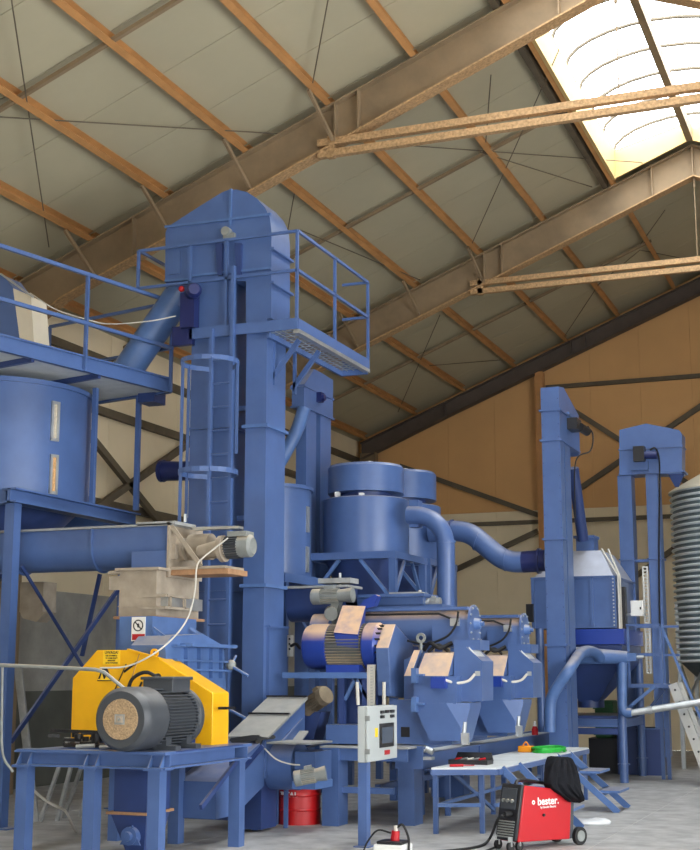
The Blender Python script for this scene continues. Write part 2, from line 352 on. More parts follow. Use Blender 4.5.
for f, py in ((17.1, (378, 137)), (24.7, (507, 281)), (9.5, None), (1.9, None)):   # double-angle ties between the rafters
    z = WY(*py, f).z if py else 9.2
    xa = (z-12.5)/.4+1.2; xb = 2*RIDGE-xa
    t = part('tie_bar', MB().bar((xa, f-.06, z), (xb, f-.06, z), .1, .1), RUSTY, ce)
    part('tie_bar', MB().bar((xa, f-.06, z-.17), (xb, f-.06, z-.16), .1, .1), RUSTY, ce)
    part('tie_bracket', MB().box(xa+.15, xa+.25, f-.11, f-.02, z-.24, z+.08), RUSTY, ce)
    part('ridge_hanger', MB().cyl((RIDGE, f, z), (RIDGE, f, zr(RIDGE)-.6), .01, n=8).cyl((RIDGE, f, zr(RIDGE)-.8), (RIDGE, f, zr(RIDGE)-.6), .025, n=8), RAFTER, ce)
# fly braces from purlin to rafter
for f in (17.1, 24.7):
    for x in (-10.95, -9.68, -8.38, -7.08):
        part('fly_brace', MB().bar((x, f-.75, zr(x)-.02), (x+.1, f-.05, zr(x)-.55), .04, .05), RAFTER, ce)
# roof bracing rods, in the roof plane
for a, b in (((568, 30), (470, 248)), ((402, 145), (675, 165)), ((491, 75), (485, 152)), ((480, 152), (592, 187)), ((10, -10), (49, 247)), ((0, 117), (300, 135)), ((329, -5), (311, 92)), ((295, 190), (286, 240)),
             ((440, 315), (398, 412)), ((425, 366), (500, 360)), ((603, 278), (562, 340)), ((665, 210), (640, 245)), ((640, 250), (598, 285)), ((640, 250), (700, 262)), ((300, 230), (420, 280))):
    part('bracing_rod', MB().cyl(WR(*a, .03), WR(*b, .03), .009, n=6), BRACE, ce)
# ridge skylights
for i, (a, b) in enumerate(bays[:4]):
    wd = struct(f'window_{i+1}'); y0, y1 = a+.34, b-.34; hc = .55
    for X, s in ((SKL, 1), (SKR, -1)):
        part('curb_board', MB().box(X-.03, X+.03, y0, y1, zr(X)-.02, zr(X)+hc), SKYFR, wd)
        part('curb_rail', MB().box(X-.22*s-.05, X-.22*s+.05, y0-.3, y1+.3, zr(X)-.06, zr(X)+.12), BRACE, wd)
    for y in (y0, y1):
        part('end_curb', MB().prism([(SKL, y-.02, zr(SKL)), (RIDGE, y-.02, zr(RIDGE)), (SKR, y-.02, zr(SKR)), (SKR, y-.02, zr(SKR)+hc), (RIDGE, y-.02, zr(RIDGE)+.35), (SKL, y-.02, zr(SKL)+hc)], (0, .04, 0)), SKYFR, wd)
    part('ridge_bar', MB().box(RIDGE-.06, RIDGE+.06, y0, y1, zr(RIDGE)-.02, zr(RIDGE)+.2), RAFTER, wd)
    zb = zr(SKL)+hc; nb = 7; K = 12
    arc = [V((RIDGE+(SKL-RIDGE)*math.cos(PI*k/K), 0, zb+.55*math.sin(PI*k/K))) for k in range(K+1)]
    for j in range(nb+1):
        y = y0+(y1-y0)*j/nb
        part('glazing_bar', MB().tube([p+V((0, y, -.03)) for p in arc], .032, 6), BRACE, wd)
        if j < nb:
            yy = y0+(y1-y0)*(j+1)/nb; m = MB()
            m.add([p+V((0, y, .01)) for p in arc]+[p+V((0, yy, .01)) for p in arc], [(k, k+1, K+2+k, K+1+k) for k in range(K)])
            part('pane', m, GLASSP, wd)
# ================================================================== LEFT SILO, ITS FRAME AND SERVICE DECK
B = BLUE
SX, SY, SR = -10.78, 14.65, 1.24
zt = 3.84; fx = -9.5
fr = thing('silo_support_frame', 'blue steel frame of square columns and channels carrying the wide silo', 'frame', (fx, 13.4, 0))
for (x, y) in ((fx, 13.4), (fx, 15.95), (-11.9, 13.4), (-11.9, 15.95)):
    part('column', MB().box(x-.1, x+.03, y-.07, y+.07, 0, zt-.17).box(x-.16, x+.16, y-.14, y+.14, 0, .015), B, fr)
for a, b in (((fx, 13.25), (fx, 16.1)), ((-11.9, 13.25), (-11.9, 16.1))):
    part('top_beam', MB().box(a[0]-.02, a[0]+.02, a[1], b[1], zt-.17, zt).box(a[0]-.1, a[0]+.1, a[1], b[1], zt-.02, zt).box(a[0]-.1, a[0]+.1, a[1], b[1], zt-.17, zt-.15), B, fr)
for y in (13.4, 15.95): part('cross_beam', MB().box(-12.0, fx-.11, y-.06, y+.06, zt-.17, zt), B, fr)
part('cross_brace', MB().bar((fx, 13.5, .95), (fx, 15.85, 2.9), .03, .06), BLUE_D, fr)
part('cross_brace', MB().bar((fx+.04, 13.5, 2.95), (fx+.04, 15.85, 1.0), .02, .04), BLUE_D, fr)
part('cross_brace', MB().bar(WY(100, 574, 15.95), WY(82, 656, 15.95), .04, .05), BLUE_D, fr)
sl = thing('round_silo', 'wide blue cylindrical silo with two upright sight windows below the railed deck', 'silo', (SX, SY, zt))
part('shell', MB().lathe((SX, SY, 0), [(SR, zt+.0), (SR, 5.28)], 64), B, sl)
part('top_rim', MB().lathe((SX, SY, 0), [(SR+.03, 5.24), (SR+.03, 5.3), (0, 5.32)], 64), B, sl)
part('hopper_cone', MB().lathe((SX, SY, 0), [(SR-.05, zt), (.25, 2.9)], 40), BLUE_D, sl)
def oncyl(px, py, cx, cy, R):
    d = ray(px, py); a = d.x**2+d.y**2; b = -2*(d.x*cx+d.y*cy); c = cx*cx+cy*cy-R*R
    t = (-b-math.sqrt(max(0, b*b-4*a*c)))/(2*a); return EYEP+d*t
def sight_window(root, px, py0, py1, cx, cy, R, wd, fill):
    a = oncyl(px, py0, cx, cy, R); b = oncyl(px, py1, cx, cy, R); n = V((a.x-cx, a.y-cy, 0)).normalized(); t = V((-n.y, n.x, 0))
    z1, z0 = a.z, b.z; c = V((a.x, a.y, 0))
    m = MB()
    for s in (-1, 1): m.hexa(*[[c+t*(s*wd/2-.018)+n*k+V((0, 0, z)) for k in (-.02, .02)]+[c+t*(s*wd/2+.018)+n*k+V((0, 0, z)) for k in (.02, -.02)] for z in (z0, z1)])
    for z in (z0, z1): m.hexa(*[[c+t*(-wd/2-.018)+n*k+V((0, 0, z+q)) for k in (-.02, .02)]+[c+t*(wd/2+.018)+n*k+V((0, 0, z+q)) for k in (.02, -.02)] for q in (-.018, .018)])
    wn = part('sight_window', m, GALV, root)
    g = MB().hexa(*[[c+t*(-wd/2)+n*k+V((0, 0, z)) for k in (-.01, .008)]+[c+t*(wd/2)+n*k+V((0, 0, z)) for k in (.008, -.01)] for z in (z0, z1)])
    part('pane', g, fill, wn)
sight_window(sl, 55.5, 403, 440, SX, SY, SR, .09, SIGHT); sight_window(sl, 54, 456, 493, SX, SY, SR, .09, SIGHTF)
# deck, turned 13 degrees
zd = 5.36; A_ = WZ(0, 351, zd); B_ = WZ(169.7, 393, zd); ed = (B_-A_).normalized(); pd = V((-ed.y, ed.x, 0))
dk = thing('service_deck', 'blue railed service deck on top of the wide silo', 'platform', (SX, SY, zd))
P0 = A_-ed*1.4
def dq(s, t, z): return P0+ed*s+pd*t+V((0, 0, z-zd))
DL = (B_-P0).length; DW = 2.3
part('deck_plate', MB().hexa([dq(.03, .03, zd+.03), dq(DL-.03, .03, zd+.03), dq(DL-.03, DW, zd+.03), dq(.03, DW, zd+.03)], [dq(.03, .03, zd+.05), dq(DL-.03, .03, zd+.05), dq(DL-.03, DW, zd+.05), dq(.03, DW, zd+.05)]), WTOP, dk)
def dchan(a, b):
    m = MB().bar(a+V((0, 0, .1)), b+V((0, 0, .1)), .015, .2); m.bar(a+V((0, 0, .19)), b+V((0, 0, .19)), .07, .02); m.bar(a+V((0, 0, .01)), b+V((0, 0, .01)), .07, .02); return m
for a, b in ((dq(0, 0, zd), dq(DL, 0, zd)), (dq(DL, 0, zd), dq(DL, DW, zd)), (dq(0, DW, zd), dq(DL, DW, zd))): part('edge_channel', dchan(a, b), B, dk)
for k in (.8, 1.9, 3.0): part('joist', MB().bar(dq(k, 0, zd+.0), dq(k, DW, zd+.0), .05, .07), BLUE_D, dk)
zh = WY(170.9, 303, B_.y).z; zm = WY(170.9, 348.6, B_.y).z
sp = [DL-.02, DL-.02-(WZ(170, 393, zd)-WZ(83.5, 372, zd)).length, .35]
for s in sp: part('rail_post', MB().bar(dq(s, -.03, zd), dq(s, -.03, zh), .04), B, dk)
for z in (zh, zm): part('handrail', MB().bar(dq(0, -.03, z), dq(DL, -.03, z), .045), B, dk)
for z in (zh, zm): part('handrail', MB().bar(dq(DL-.02, -.03, z), dq(DL-.02, DW, z), .04), B, dk)
part('rail_post', MB().bar(dq(DL-.02, DW, zd), dq(DL-.02, DW, zh), .04), B, dk)
for px, py0, py1 in ((101.5, 378, 506), (139, 398, 514)):
    p = WY(px, py0, 15.0 if px < 120 else 15.75)
    part('support_post', MB().bar((fx+.02 if px < 120 else p.x, p.y, zt), (fx+.02 if px < 120 else p.x, p.y, zd), .06, .06), B, dk)
part('outlet_box', MB().box(*pxbox(138, 154.5, 383, 402, 15.62, .3)), BLUE_D, dk)
# inlet chute standing on the deck at the left edge
ch = thing('inlet_chute', 'cream sheet-metal chute beside a blue housing on the silo deck', 'chute', (-10.1, 14.4, 5.35))
m = MB(); Yc = 14.4
pa = [WY(13, 288, Yc), WY(31, 297, Yc), WY(34, 342, Yc), WY(20, 342, Yc)]; m.prism(pa, (0, .35, 0)); part('chute_panel', m, CONEC, ch)
part('housing', MB().prism([WY(-20, 272, Yc), WY(3, 275, Yc), WY(13, 288, Yc), WY(20, 340, Yc), WY(-20, 340, Yc)], (0, .4, 0)), B, ch)
part('cover_flange', MB().bar(WY(1, 274, Yc-.02), WY(33, 297, Yc-.02), .04, .02), GALV, ch)
tag(part('electric_cable', MB().tube(bez([WY(30, 293, 14.35), WY(55, 309, 14.4), WY(85, 319, 14.6), WY(110, 324, 14.8), WY(150, 321, 14.9), WY(176, 316, 15.05)]), .008, 6), CABLEW), 'thin pale cable hanging between the inlet chute and the elevator head', 'cable')
# diagonal fall pipe from the elevator head to the silo deck
fp = thing('fall_pipe', 'thick slanting blue pipe running from the tall elevator head down to the silo deck', 'pipe', (-9.2, 15.4, 5.4))
a = WY(186, 285, 15.5); b = WY(122, 378, 15.4)
part('pipe_run', MB().cyl(b, a, .2, n=28), LBLUE, fp); part('pipe_collar', MB().cyl(b+(a-b)*.04, b+(a-b)*.09, .215, n=28), LBLUE, fp)
part('transition_piece', MB().hexa([WY(167, 306, 15.35), WY(192, 306, 15.35), WY(192, 306, 15.75), WY(167, 306, 15.75)], [WY(166, 282, 15.3), WY(192, 282, 15.3), WY(192, 282, 15.8), WY(166, 282, 15.8)]), BLUE, fp)

# ================================================================== MAIN BUCKET ELEVATOR
TY, TD = 15.2, .58
el = thing('bucket_elevator', 'tallest blue twin-leg bucket elevator with domed head beside the ladder cage', 'elevator', (-7.6, TY, 0))
hp = [(165, 281), (165.5, 233), (167.5, 227), (200, 206), (222, 192.5), (228, 190), (236, 189.5), (247, 192), (257, 198.5), (265, 207.5), (270, 218), (271.5, 232), (271, 318), (246, 322), (246, 281)]
pts = [WY(x, y, TY) for x, y in hp]
part('head_casing', MB().prism(pts, (0, TD, 0)), B, el)
def hrib(p0, p1, Y=TY, w=.03): return MB().bar(WY(*p0, Y-.012), WY(*p1, Y-.012), .03, w)
hd = part('head_rib', hrib((165, 227), (271, 214)), LBLUE, el); part('head_rib', hrib((165, 281), (190, 279)), LBLUE, el); part('head_rib', hrib((190, 276), (271, 268)), LBLUE, el)  # lighter blue on the head ribs stands in for edge highlights
part('head_rib', MB().bar(WY(231, 189, TY-.01), WY(230, 226, TY-.01), .03, .03), LBLUE, el)
xr_ = WY(271, 270, TY).x
for z in (WY(271, 249, TY).z, WY(271, 283, TY).z): part('head_rib', MB().box(xr_-.01, xr_+.05, TY-.03, TY+TD+.03, z-.015, z+.015), B, el)
for px in (219, 238):
    part('bearing_bracket', MB().prism([WY(px-3.5, 243, TY-.05), WY(px+3, 243, TY-.05), WY(px+2.5, 275, TY-.05), WY(px-1.5, 275, TY-.05)], (0, .05, 0)), BLUE_D, el)
part('shaft_bearing', MB().cyl(WY(228.5, 233, TY), WY(228.5, 233, TY)+V((0, -.1, 0)), .06, n=14).box(*pxbox(223, 234, 233, 238, TY-.06, .06)), GREYM, el)
part('inspection_hatch', MB().box(*pxbox(168, 180, 252, 274, TY-.015, .02)), B, el)
xl0, xl1 = WY(190.5, 400, TY).x, WY(231, 400, TY).x; xq0, xq1 = WY(245.5, 420, TY).x, WY(266, 420, TY).x
ztl = WY(205, 281, TY).z; ztr = WY(255, 320, TY).z
part('leg', MB().box(xl0, xl1, TY, TY+TD, .3, ztl), B, el); part('leg', MB().box(xq0, xq1, TY, TY+TD, .3, ztr), B, el)
for yy in (426, 585.5):
    z = WY(256, yy, TY).z
    part('leg_flange', MB().box(xq0-.035, xq1+.035, TY-.035, TY+TD+.035, z-.02, z+.02), LBLUE, el)  # paler blue paints a highlight on these flanges
for yy in (428, 590):
    z = WY(205, yy, TY).z
    part('leg_flange', MB().box(xl0-.03, xl1+.03, TY-.03, TY+TD+.03, z-.015, z+.015), B, el)
z = WY(262, 626, TY).z
part('inspection_door', MB().box(xq1-.005, xq1+.04, TY+.08, TY+TD+.03, WY(262, 700, TY).z, z).box(xq1-.005, xq1+.06, TY+.05, TY+TD+.05, z-.012, z+.012), B, el)
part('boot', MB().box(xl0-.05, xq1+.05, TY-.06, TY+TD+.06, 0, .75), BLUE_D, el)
part('leg_tie', MB().box(xl1, xq0, TY+.2, TY+.26, 3.6, 3.66).box(xl1, xq0, TY+.2, TY+.26, 5.0, 5.06), B, el)
dm = thing('elevator_drive_motor', 'navy gear motor with red cap hanging under the tall elevator head', 'motor', WY(192, 330, 15.1))
c = WY(194, 290, 14.95)
part('motor_body', MB().cyl(c, c+V((-.18, .25, 0)), .1, n=18).cyl(c+V((0, 0, 0)), c+V((.03, -.05, 0)), .1, .07, 18), NAVY, dm)
part('gearbox', MB().box(*pxbox(180, 194, 292, 327, 15.02, .14)), NAVY, dm); part('red_cap', MB().sphere(WY(181.5, 289, 14.95), .04), RED, dm)
part('torque_arm', MB().box(*pxbox(172, 192, 326, 345, 15.1, .08)), NAVY, dm)
tag(part('blue_stub_pipe', MB().cyl(WY(162, 471, 15.9), WY(192, 471, 15.9), .13, n=20).cyl(WY(161, 471, 15.9), WY(164, 471, 15.9), .15, n=20), NAVY), 'short dark navy pipe stub beside the ladder cage', 'pipe')
# platform round the head
pf = thing('elevator_platform', 'blue railed grating platform around the tall elevator head', 'platform', (-7, 15.6, 5.9))
YP0 = 15.12; p1 = WY(297, 329, YP0); XP = p1.x; zp = p1.z-.0; YP1 = WX(368, 358, XP).y; XA = WY(138, 300, YP0).x; XT = WY(190, 325, YP0).x; XB = WY(137, 300, 16.2).x
xi = xq1+.06
zt_ = zp+.14
def ch_box(x0, x1, y0, y1): return MB().box(x0, x1, y0, y1, zp, zt_)
part('toe_board', ch_box(XT, XP, YP0-.02, YP0), B, pf); part('toe_board', ch_box(XP, XP+.02, YP0, YP1), B, pf); part('toe_board', ch_box(xi, XP, YP1, YP1+.02), B, pf)
part('edge_channel', MB().box(XP-.05, XP+.03, YP0, YP1, zp-.05, zp), GALV, pf)
part('edge_channel', MB().box(xi-.02, xi+.02, YP0, YP1, zp-.07, zp), B, pf)
part('edge_channel', MB().box(xi, XP, YP1-.05, YP1, zp-.07, zp), B, pf)
gr = MB()
for i in range(int((YP1-YP0)/.12)):
    y = YP0+.03+i*.12; gr.box(xi, XP, y, y+.045, zp-.008, zp)
for i in range(5):
    x = xi+(XP-xi)*i/4; gr.box(x-.006, x+.006, YP0, YP1, zp-.012, zp-.002)
g_ = part('grating', gr, GALV, pf)
for y in (YP0+.3, YP0+.95): part('bracket', MB().bar((xi-.1, y, zp-.55), (XP-.1, y, zp-.06), .04, .06).bar((xi-.06, y, zp-.62), (xi-.06, y, zp-.04), .04, .04), B, pf)
zrT = WY(297, 231, YP0).z; zrM = WY(297, 270, YP0).z
for px in (138, 190, 226.5, 297): x = WY(px, 280, YP0).x; part('rail_post', MB().bar((x, YP0, zp if px > 150 else zrM-.05), (x, YP0, zrT), .035), B, pf)
for y in (YP0+(YP1-YP0)*.5, YP1): part('rail_post', MB().bar((XP, y, zp), (XP, y, zrT), .035), B, pf)
for z in (zrT, zrM):
    part('handrail', MB().bar((XA-.01, YP0, z), (XP, YP0, z), .035), B, pf); part('handrail', MB().bar((XP, YP0, z), (XP, YP1, z), .035), B, pf)
    part('handrail', MB().bar((xi, YP1, z), (XP, YP1, z), .035), B, pf)
part('handrail', MB().bar((XA, YP0, zrT), (XA, YP0+.75, zrT), .035), B, pf)
# caged ladder
ld = thing('caged_ladder', 'blue access ladder with hoop cage climbing the tall elevator leg', 'ladder', WY(220, 700, 15.05))
YL = 15.08; xa, xb = WY(209.5, 480, YL).x, WY(230.5, 480, YL).x; z1 = WY(230, 335, YL).z
for x in (xa, xb): part('stile', MB().box(x-.02, x+.02, YL-.03, YL+.03, .5, z1+(.9 if x == xb else .1)), B, ld)
for i in range(17):
    z = .8+i*.3
    if z < z1: part('rung', MB().cyl((xa, YL, z), (xb, YL, z), .013, n=8), B, ld)
cc = V(((xa+xb)/2+.02, YL-.36, 0)); RC = .36
for yy in (362, 472):
    z = WY(210, yy, YL-.4).z; P = []
    for k in range(17):
        a = math.radians(40)-k*math.radians(270)/16
        P.append(cc+V((RC*math.cos(a), RC*math.sin(a), z)))
    m = MB()
    for p, q in zip(P[:-1], P[1:]): m.bar(p, q, .012, .06)
    m.bar(P[0], (xb, YL, z), .012, .06).bar(P[-1], (xa, YL, z), .012, .06)
    part('cage_hoop', m, B, ld)
zc0, zc1 = WY(210, 585, YL).z, WY(210, 362, YL-.4).z
for k in (2, 6, 10, 14):
    a = math.radians(40)-k*math.radians(270)/16; p = cc+V((RC*math.cos(a), RC*math.sin(a), 0))
    part('cage_strip', MB().box(p.x-.02, p.x+.02, p.y-.006, p.y+.006, zc0 if k > 3 else zc1-1.15, zc1), B, ld)
# ================================================================== SMALL ELEVATOR, SECOND SILO, CYCLONES, DUCTS
e2 = thing('bucket_elevator', 'slim blue elevator with gabled head between the tall elevator and the cyclones', 'elevator', (-8.1, 18.5, 0))
Y0 = 18.5; X0, X1 = WY(292, 390, Y0).x, WY(304, 390, Y0).x; Y1 = WX(333, 380, X1).y; ym = WX(318, 371, X1).y
zl, za = WX(304, 385, X1).z, WX(318, 371, X1).z; zb = WX(304, 406, X1).z
part('head_casing', MB().prism([(X0, Y0, zb), (X0, Y0, zl), (X0, ym-.15, za), (X0, ym+.1, za), (X0, Y1, WX(333, 380, X1).z), (X0, Y1, zb)], (X1-X0, 0, 0)), B, e2)
part('head_flange', MB().box(X0-.02, X1+.02, Y0-.02, Y1+.02, zb-.02, zb+.01), B, e2)
part('head_flange', MB().box(X0-.015, X1+.015, Y0-.02, Y1+.02, zl-.02, zl+.01), B, e2)
part('bearing', MB().box(X1, X1+.08, ym-.06, ym+.06, zb+.15, zb+.3).cyl((X1, ym, zb+.22), (X1+.12, ym, zb+.22), .05, n=12), NAVY, e2)
for a, b in ((Y0+.12, Y0+.5), (Y1-.48, Y1-.06)): part('leg', MB().box(X0+.02, X1-.01, a, b, .2, zb), B, e2)
part('boot', MB().box(X0-.05, X1+.05, Y0, Y1, 0, .6), BLUE_D, e2)
part('spout', MB().tube(bez([WY(304, 408, 18.42), WY(302, 415, 18.4), WY(296, 432, 18.3), WY(284, 455, 18.2), WY(276, 468, 18.1)], 5), .1, 16), LBLUE, e2)
cx2, cy2, r2 = WY(268, 480, 17.9).x, 17.9, .63
z2t = WY(316, 486, 17.9).z; z2b = 3.05
s2 = thing('round_silo', 'narrow blue cylindrical silo with two slot windows behind the tall elevator leg', 'silo', (cx2, cy2, z2b))
part('shell', MB().lathe((cx2, cy2, 0), [(r2, z2b), (r2, z2t)], 48), B, s2); part('top_rim', MB().lathe((cx2, cy2, 0), [(r2+.03, z2t-.05), (r2+.03, z2t), (0, z2t+.05)], 48), B, s2)
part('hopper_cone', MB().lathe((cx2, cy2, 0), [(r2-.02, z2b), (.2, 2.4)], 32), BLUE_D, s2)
sight_window(s2, 307.5, 508, 531, cx2, cy2, r2, .05, SIGHT); sight_window(s2, 307, 548, 571, cx2, cy2, r2, .05, SIGHT)
# frame below the second silo
f2 = thing('silo_support_frame', 'blue angle frame under the narrow silo beside the large motor', 'frame', (-7.3, 16.5, 0))
Xf = WY(285, 575, 16.6).x; zf = WY(285, 573, 16.6).z
for (x, y) in ((Xf, 16.6), (Xf-1.4, 16.6), (Xf, 18.2), (Xf-1.4, 18.2)): part('column', MB().box(x-.04, x+.04, y-.04, y+.04, 0, zf), B, f2)
part('top_beam', MB().box(Xf-.05, Xf+.05, 16.5, 18.3, zf-.12, zf), B, f2); part('top_beam', MB().box(Xf-1.45, Xf-1.35, 16.5, 18.3, zf-.12, zf), B, f2)
part('top_beam', MB().box(Xf-1.4, Xf, 16.55, 16.65, zf-.12, zf), B, f2); part('top_beam', MB().box(Xf-1.4, Xf, 18.15, 18.25, zf-.12, zf), B, f2)
part('cross_brace', MB().bar((Xf, 16.65, zf-.3), (Xf, 18.15, 1.8), .03, .05), B, f2)
sb = thing('switch_box', 'small white switch box on the angle frame left of the large motor', 'box', WY(289, 656, 16.5))
part('body', MB().box(*pxbox(284.5, 290.5, 635, 656.5, 16.49, .1)), WHITE, sb, .006)
for y_ in (639, 644, 649): part('button', MB().cyl(WY(289.5, y_, 16.5), WY(289.5, y_, 16.48), .014, n=8), INDIC, sb)
part('cable', MB().tube(bez([WY(291, 646, 16.48), WY(296, 644, 16.4), WY(300, 648, 16.3), WY(305, 646, 16.2)]), .02, 6), BLACK, sb)
# feeder screw below it with the small geared motor
fs = thing('feeder_screw', 'dark blue trough screw feeder with a dusty geared motor above the large motor', 'conveyor', (-7.0, 16.4, 2.6))
YQ = 16.2; xa = WY(286, 600, YQ).x; xb = WY(346, 600, YQ).x; zq = WY(320, 588, YQ).z
part('trough', MB().cyl((xa, YQ+.2, zq-.22), (xb, YQ+.2, zq-.22), .2, n=24).box(xa, xb, YQ, YQ+.4, zq-.22, zq), BLUE_D, fs)
part('trough_lid', MB().box(xa, xb+.05, YQ-.05, YQ+.45, zq, zq+.03), PLATE, fs)
part('lid_stud', MB().cyl(WY(340, 587, YQ+.2), WY(340, 573, YQ+.2), .02, n=8), GALV, fs)
part('mount_plate', MB().box(*pxbox(318, 350, 578, 583, YQ-.06, .3)), PLATE, fs)
a = WY(353, 595, YQ-.15); b = WY(312, 597, YQ-.15); gearmotor(fs, a, b, .1)
part('gear_flange', MB().cyl(WY(331, 614, YQ-.28), WY(331, 612, YQ+.1), .085, n=18), GREYM, fs)
part('drive_shaft', MB().bar(WY(330, 625, YQ-.1), WY(338, 600, YQ-.1), .1, .12), GREYM, fs)
part('fan_drum', MB().lathe((WY(318, 630, YQ).x, YQ-.08, WY(318, 630, YQ).z), [(.2, 0), (.2, .25)], 24, 'x'), BLUE_TOP, fs)
# cyclones
def cyclone(px, Y, label, R=.64, dy=0):
    c = WY(px, 500, Y); cx, cy = c.x, Y
    z0, z1 = WY(px, 462, Y-R*.9).z+dy, WY(px, 490, Y-.5).z+dy; z2, z3 = WY(px, 497, Y-.5).z+dy, WY(px, 553, Y-.5).z+dy
    t = thing('cyclone', label, 'cyclone', (cx, cy, 0), 'cyclones')
    part('top_drum', MB().lathe((cx, cy, 0), [(.57, z1), (.57, z0-.02), (.54, z0+.02), (0, z0+.05)], 48), B, t)
    part('throat', MB().lathe((cx, cy, 0), [(.4, z2-.02), (.4, z1+.02)], 32), BLUE_D, t)
    part('seal_clip', MB().box(cx-.3, cx-.24, cy-.5, cy-.42, z2, z2+.1), WHITE, t); part('seal_clip', MB().box(cx+.1, cx+.16, cy-.56, cy-.48, z2, z2+.06), WHITE, t)
    part('top_cap', MB().cyl((cx+.05, cy, z0+.03), (cx+.05, cy, z0+.1), .06, n=12), GALV, t)
    part('barrel', MB().lathe((cx, cy, 0), [(R, z3), (R, z2), (R-.03, z2+.02), (.3, z2+.04)], 48), B, t)
    part('cone', MB().lathe((cx, cy, 0), [(R-.01, z3-.004), (.16, z3-1.15), (.16, z3-1.35)], 40), BLUE_D, t)
    part('rotary_valve', MB().box(cx-.2, cx+.2, cy-.2, cy+.2, z3-1.65, z3-1.35), BLUE_D, t)
    # own stand
    s = R+.02
    for sx in (-1, 1):
        for sy in (-1, 1):
            part('stand_leg', MB().box(cx+sx*s-.05, cx+sx*s+.05, cy+sy*s-.05, cy+sy*s+.05, 0, z3), B, t)
    for sy in (-1, 1):
        part('stand_beam', MB().box(cx-s-.06, cx+s+.06, cy+sy*s-.056, cy+sy*s+.056, z3-.1, z3+.002), B, t)
        part('stand_beam', MB().box(cx+sy*s-.053, cx+sy*s+.053, cy-s+.04, cy+s-.04, z3-.097, z3-.001), B, t)
    for sx in (-1, 1):
        part('knee_brace', MB().bar((cx+sx*s, cy-s, z3-.7), (cx+sx*(s-.5), cy-s, z3-.1), .04, .05), LBLUE, t)
        part('knee_brace', MB().bar((cx+s, cy+sx*s, z3-.7), (cx+s, cy+sx*(s-.5), z3-.1), .04, .05), LBLUE, t)
    return t
cyclone(366, 19.0, 'larger-looking nearer blue cyclone with flat drum top beside the slim elevator')
cyclone(402, 21.3, 'farther blue cyclone half hidden behind the nearer cyclone', dy=-.12)
d1 = thing('air_duct', 'blue elbow duct turning down from the nearer cyclone to the screw conveyor', 'duct', WY(446, 605, 18.6))
Yd = 18.6
P = bez([WY(408, 515, Yd), WY(420, 515.5, Yd), WY(432, 520, Yd), WY(441, 529, Yd), WY(445.5, 542, Yd), WY(446, 560, Yd), WY(446, 612, Yd)], 6)
part('duct_run', MB().tube(P, .128, 22), B, d1); part('joint_ring', MB().cyl(WY(446, 540.5, Yd), WY(446, 543, Yd), .137, n=22), B, d1)
part('collar', MB().box(*pxbox(409, 418, 500, 527, Yd-.02, .2)), B, d1)
d2 = thing('air_duct', 'thick blue S-bent duct running from the farther cyclone to the front-most right elevator', 'duct', WY(500, 560, 20.7))
Yd = 20.9
P = bez([WY(430, 532, Yd), WY(457, 531, Yd), WY(472, 535, Yd), WY(486, 546, Yd), WY(500, 557, Yd), WY(512, 561.5, Yd), WY(525, 562, Yd)], 6)
part('duct_run', MB().tube(P, .165, 24), B, d2)
for px, py in ((478, 540), (506, 560)):
    dirv = V((1, 0, -.45)).normalized() if px < 500 else V((1, 0, -.1)).normalized(); c = WY(px, py, Yd); part('joint_ring', MB().cyl(c-dirv*.012, c+dirv*.012, .175, n=24), B, d2)
part('end_sleeve', MB().cyl(WY(523, 562, Yd), WY(546, 560.5, Yd), .168, n=24), NAVY, d2); part('flange', MB().cyl(WY(538, 561, Yd), WY(540.5, 561, Yd), .2, n=24), NAVY, d2)
part('flange', MB().cyl(WY(451, 531, Yd), WY(453, 531, Yd), .185, n=24), BLUE_D, d2)

# ================================================================== PELLET PRESSES
BENCH_Z = .89
XT0, XT1 = WY(322, 780, 15.0).x, WY(410, 780, 15.4).x
bn = thing('press_bench', 'heavy blue steel bench on box legs carrying the two pellet presses', 'bench', (-5.8, 15.2, 0))
L1 = [(WY(322, 800, 15.0).x, 15.0), (WY(398, 800, 15.35).x, 15.35), (WY(322, 800, 15.0).x, 19.0), (-6.0, 19.0), (-6.0, 16.9)]
for (x, y) in L1: part('leg', MB().box(x, x+.2, y, y+.3, 0, BENCH_Z-.02), B, bn)
xb0, xb1 = L1[0][0], L1[1][0]+.22
part('bench_top', MB().box(xb0-.03, xb1+.03, 15.0, 15.64, BENCH_Z-.02, BENCH_Z).box(xb0-.03, -5.7, 15.64, 19.9, BENCH_Z-.02, BENCH_Z), PLATE, bn)
part('side_beam', MB().box(-5.72, -5.7, 15.64, 19.9, BENCH_Z-.22, BENCH_Z-.02), B, bn)
part('front_beam', MB().box(xb0, xb1, 15.05, 15.09, BENCH_Z-.16, BENCH_Z-.02), B, bn)
part('low_rail', MB().box(xb0+.2, xb1-.2, 15.12, 15.2, .36, .43), B, bn); part('low_rail', MB().box(xb0+.2, xb1-.2, 18.9, 19.0, .36, .43), B, bn)
part('low_rail', MB().box(-5.85, -5.78, 15.6, 19.0, .36, .43), B, bn)
part('end_plate', MB().box(*pxbox(395, 423, 746, 769, 15.3, .03)), B, bn)

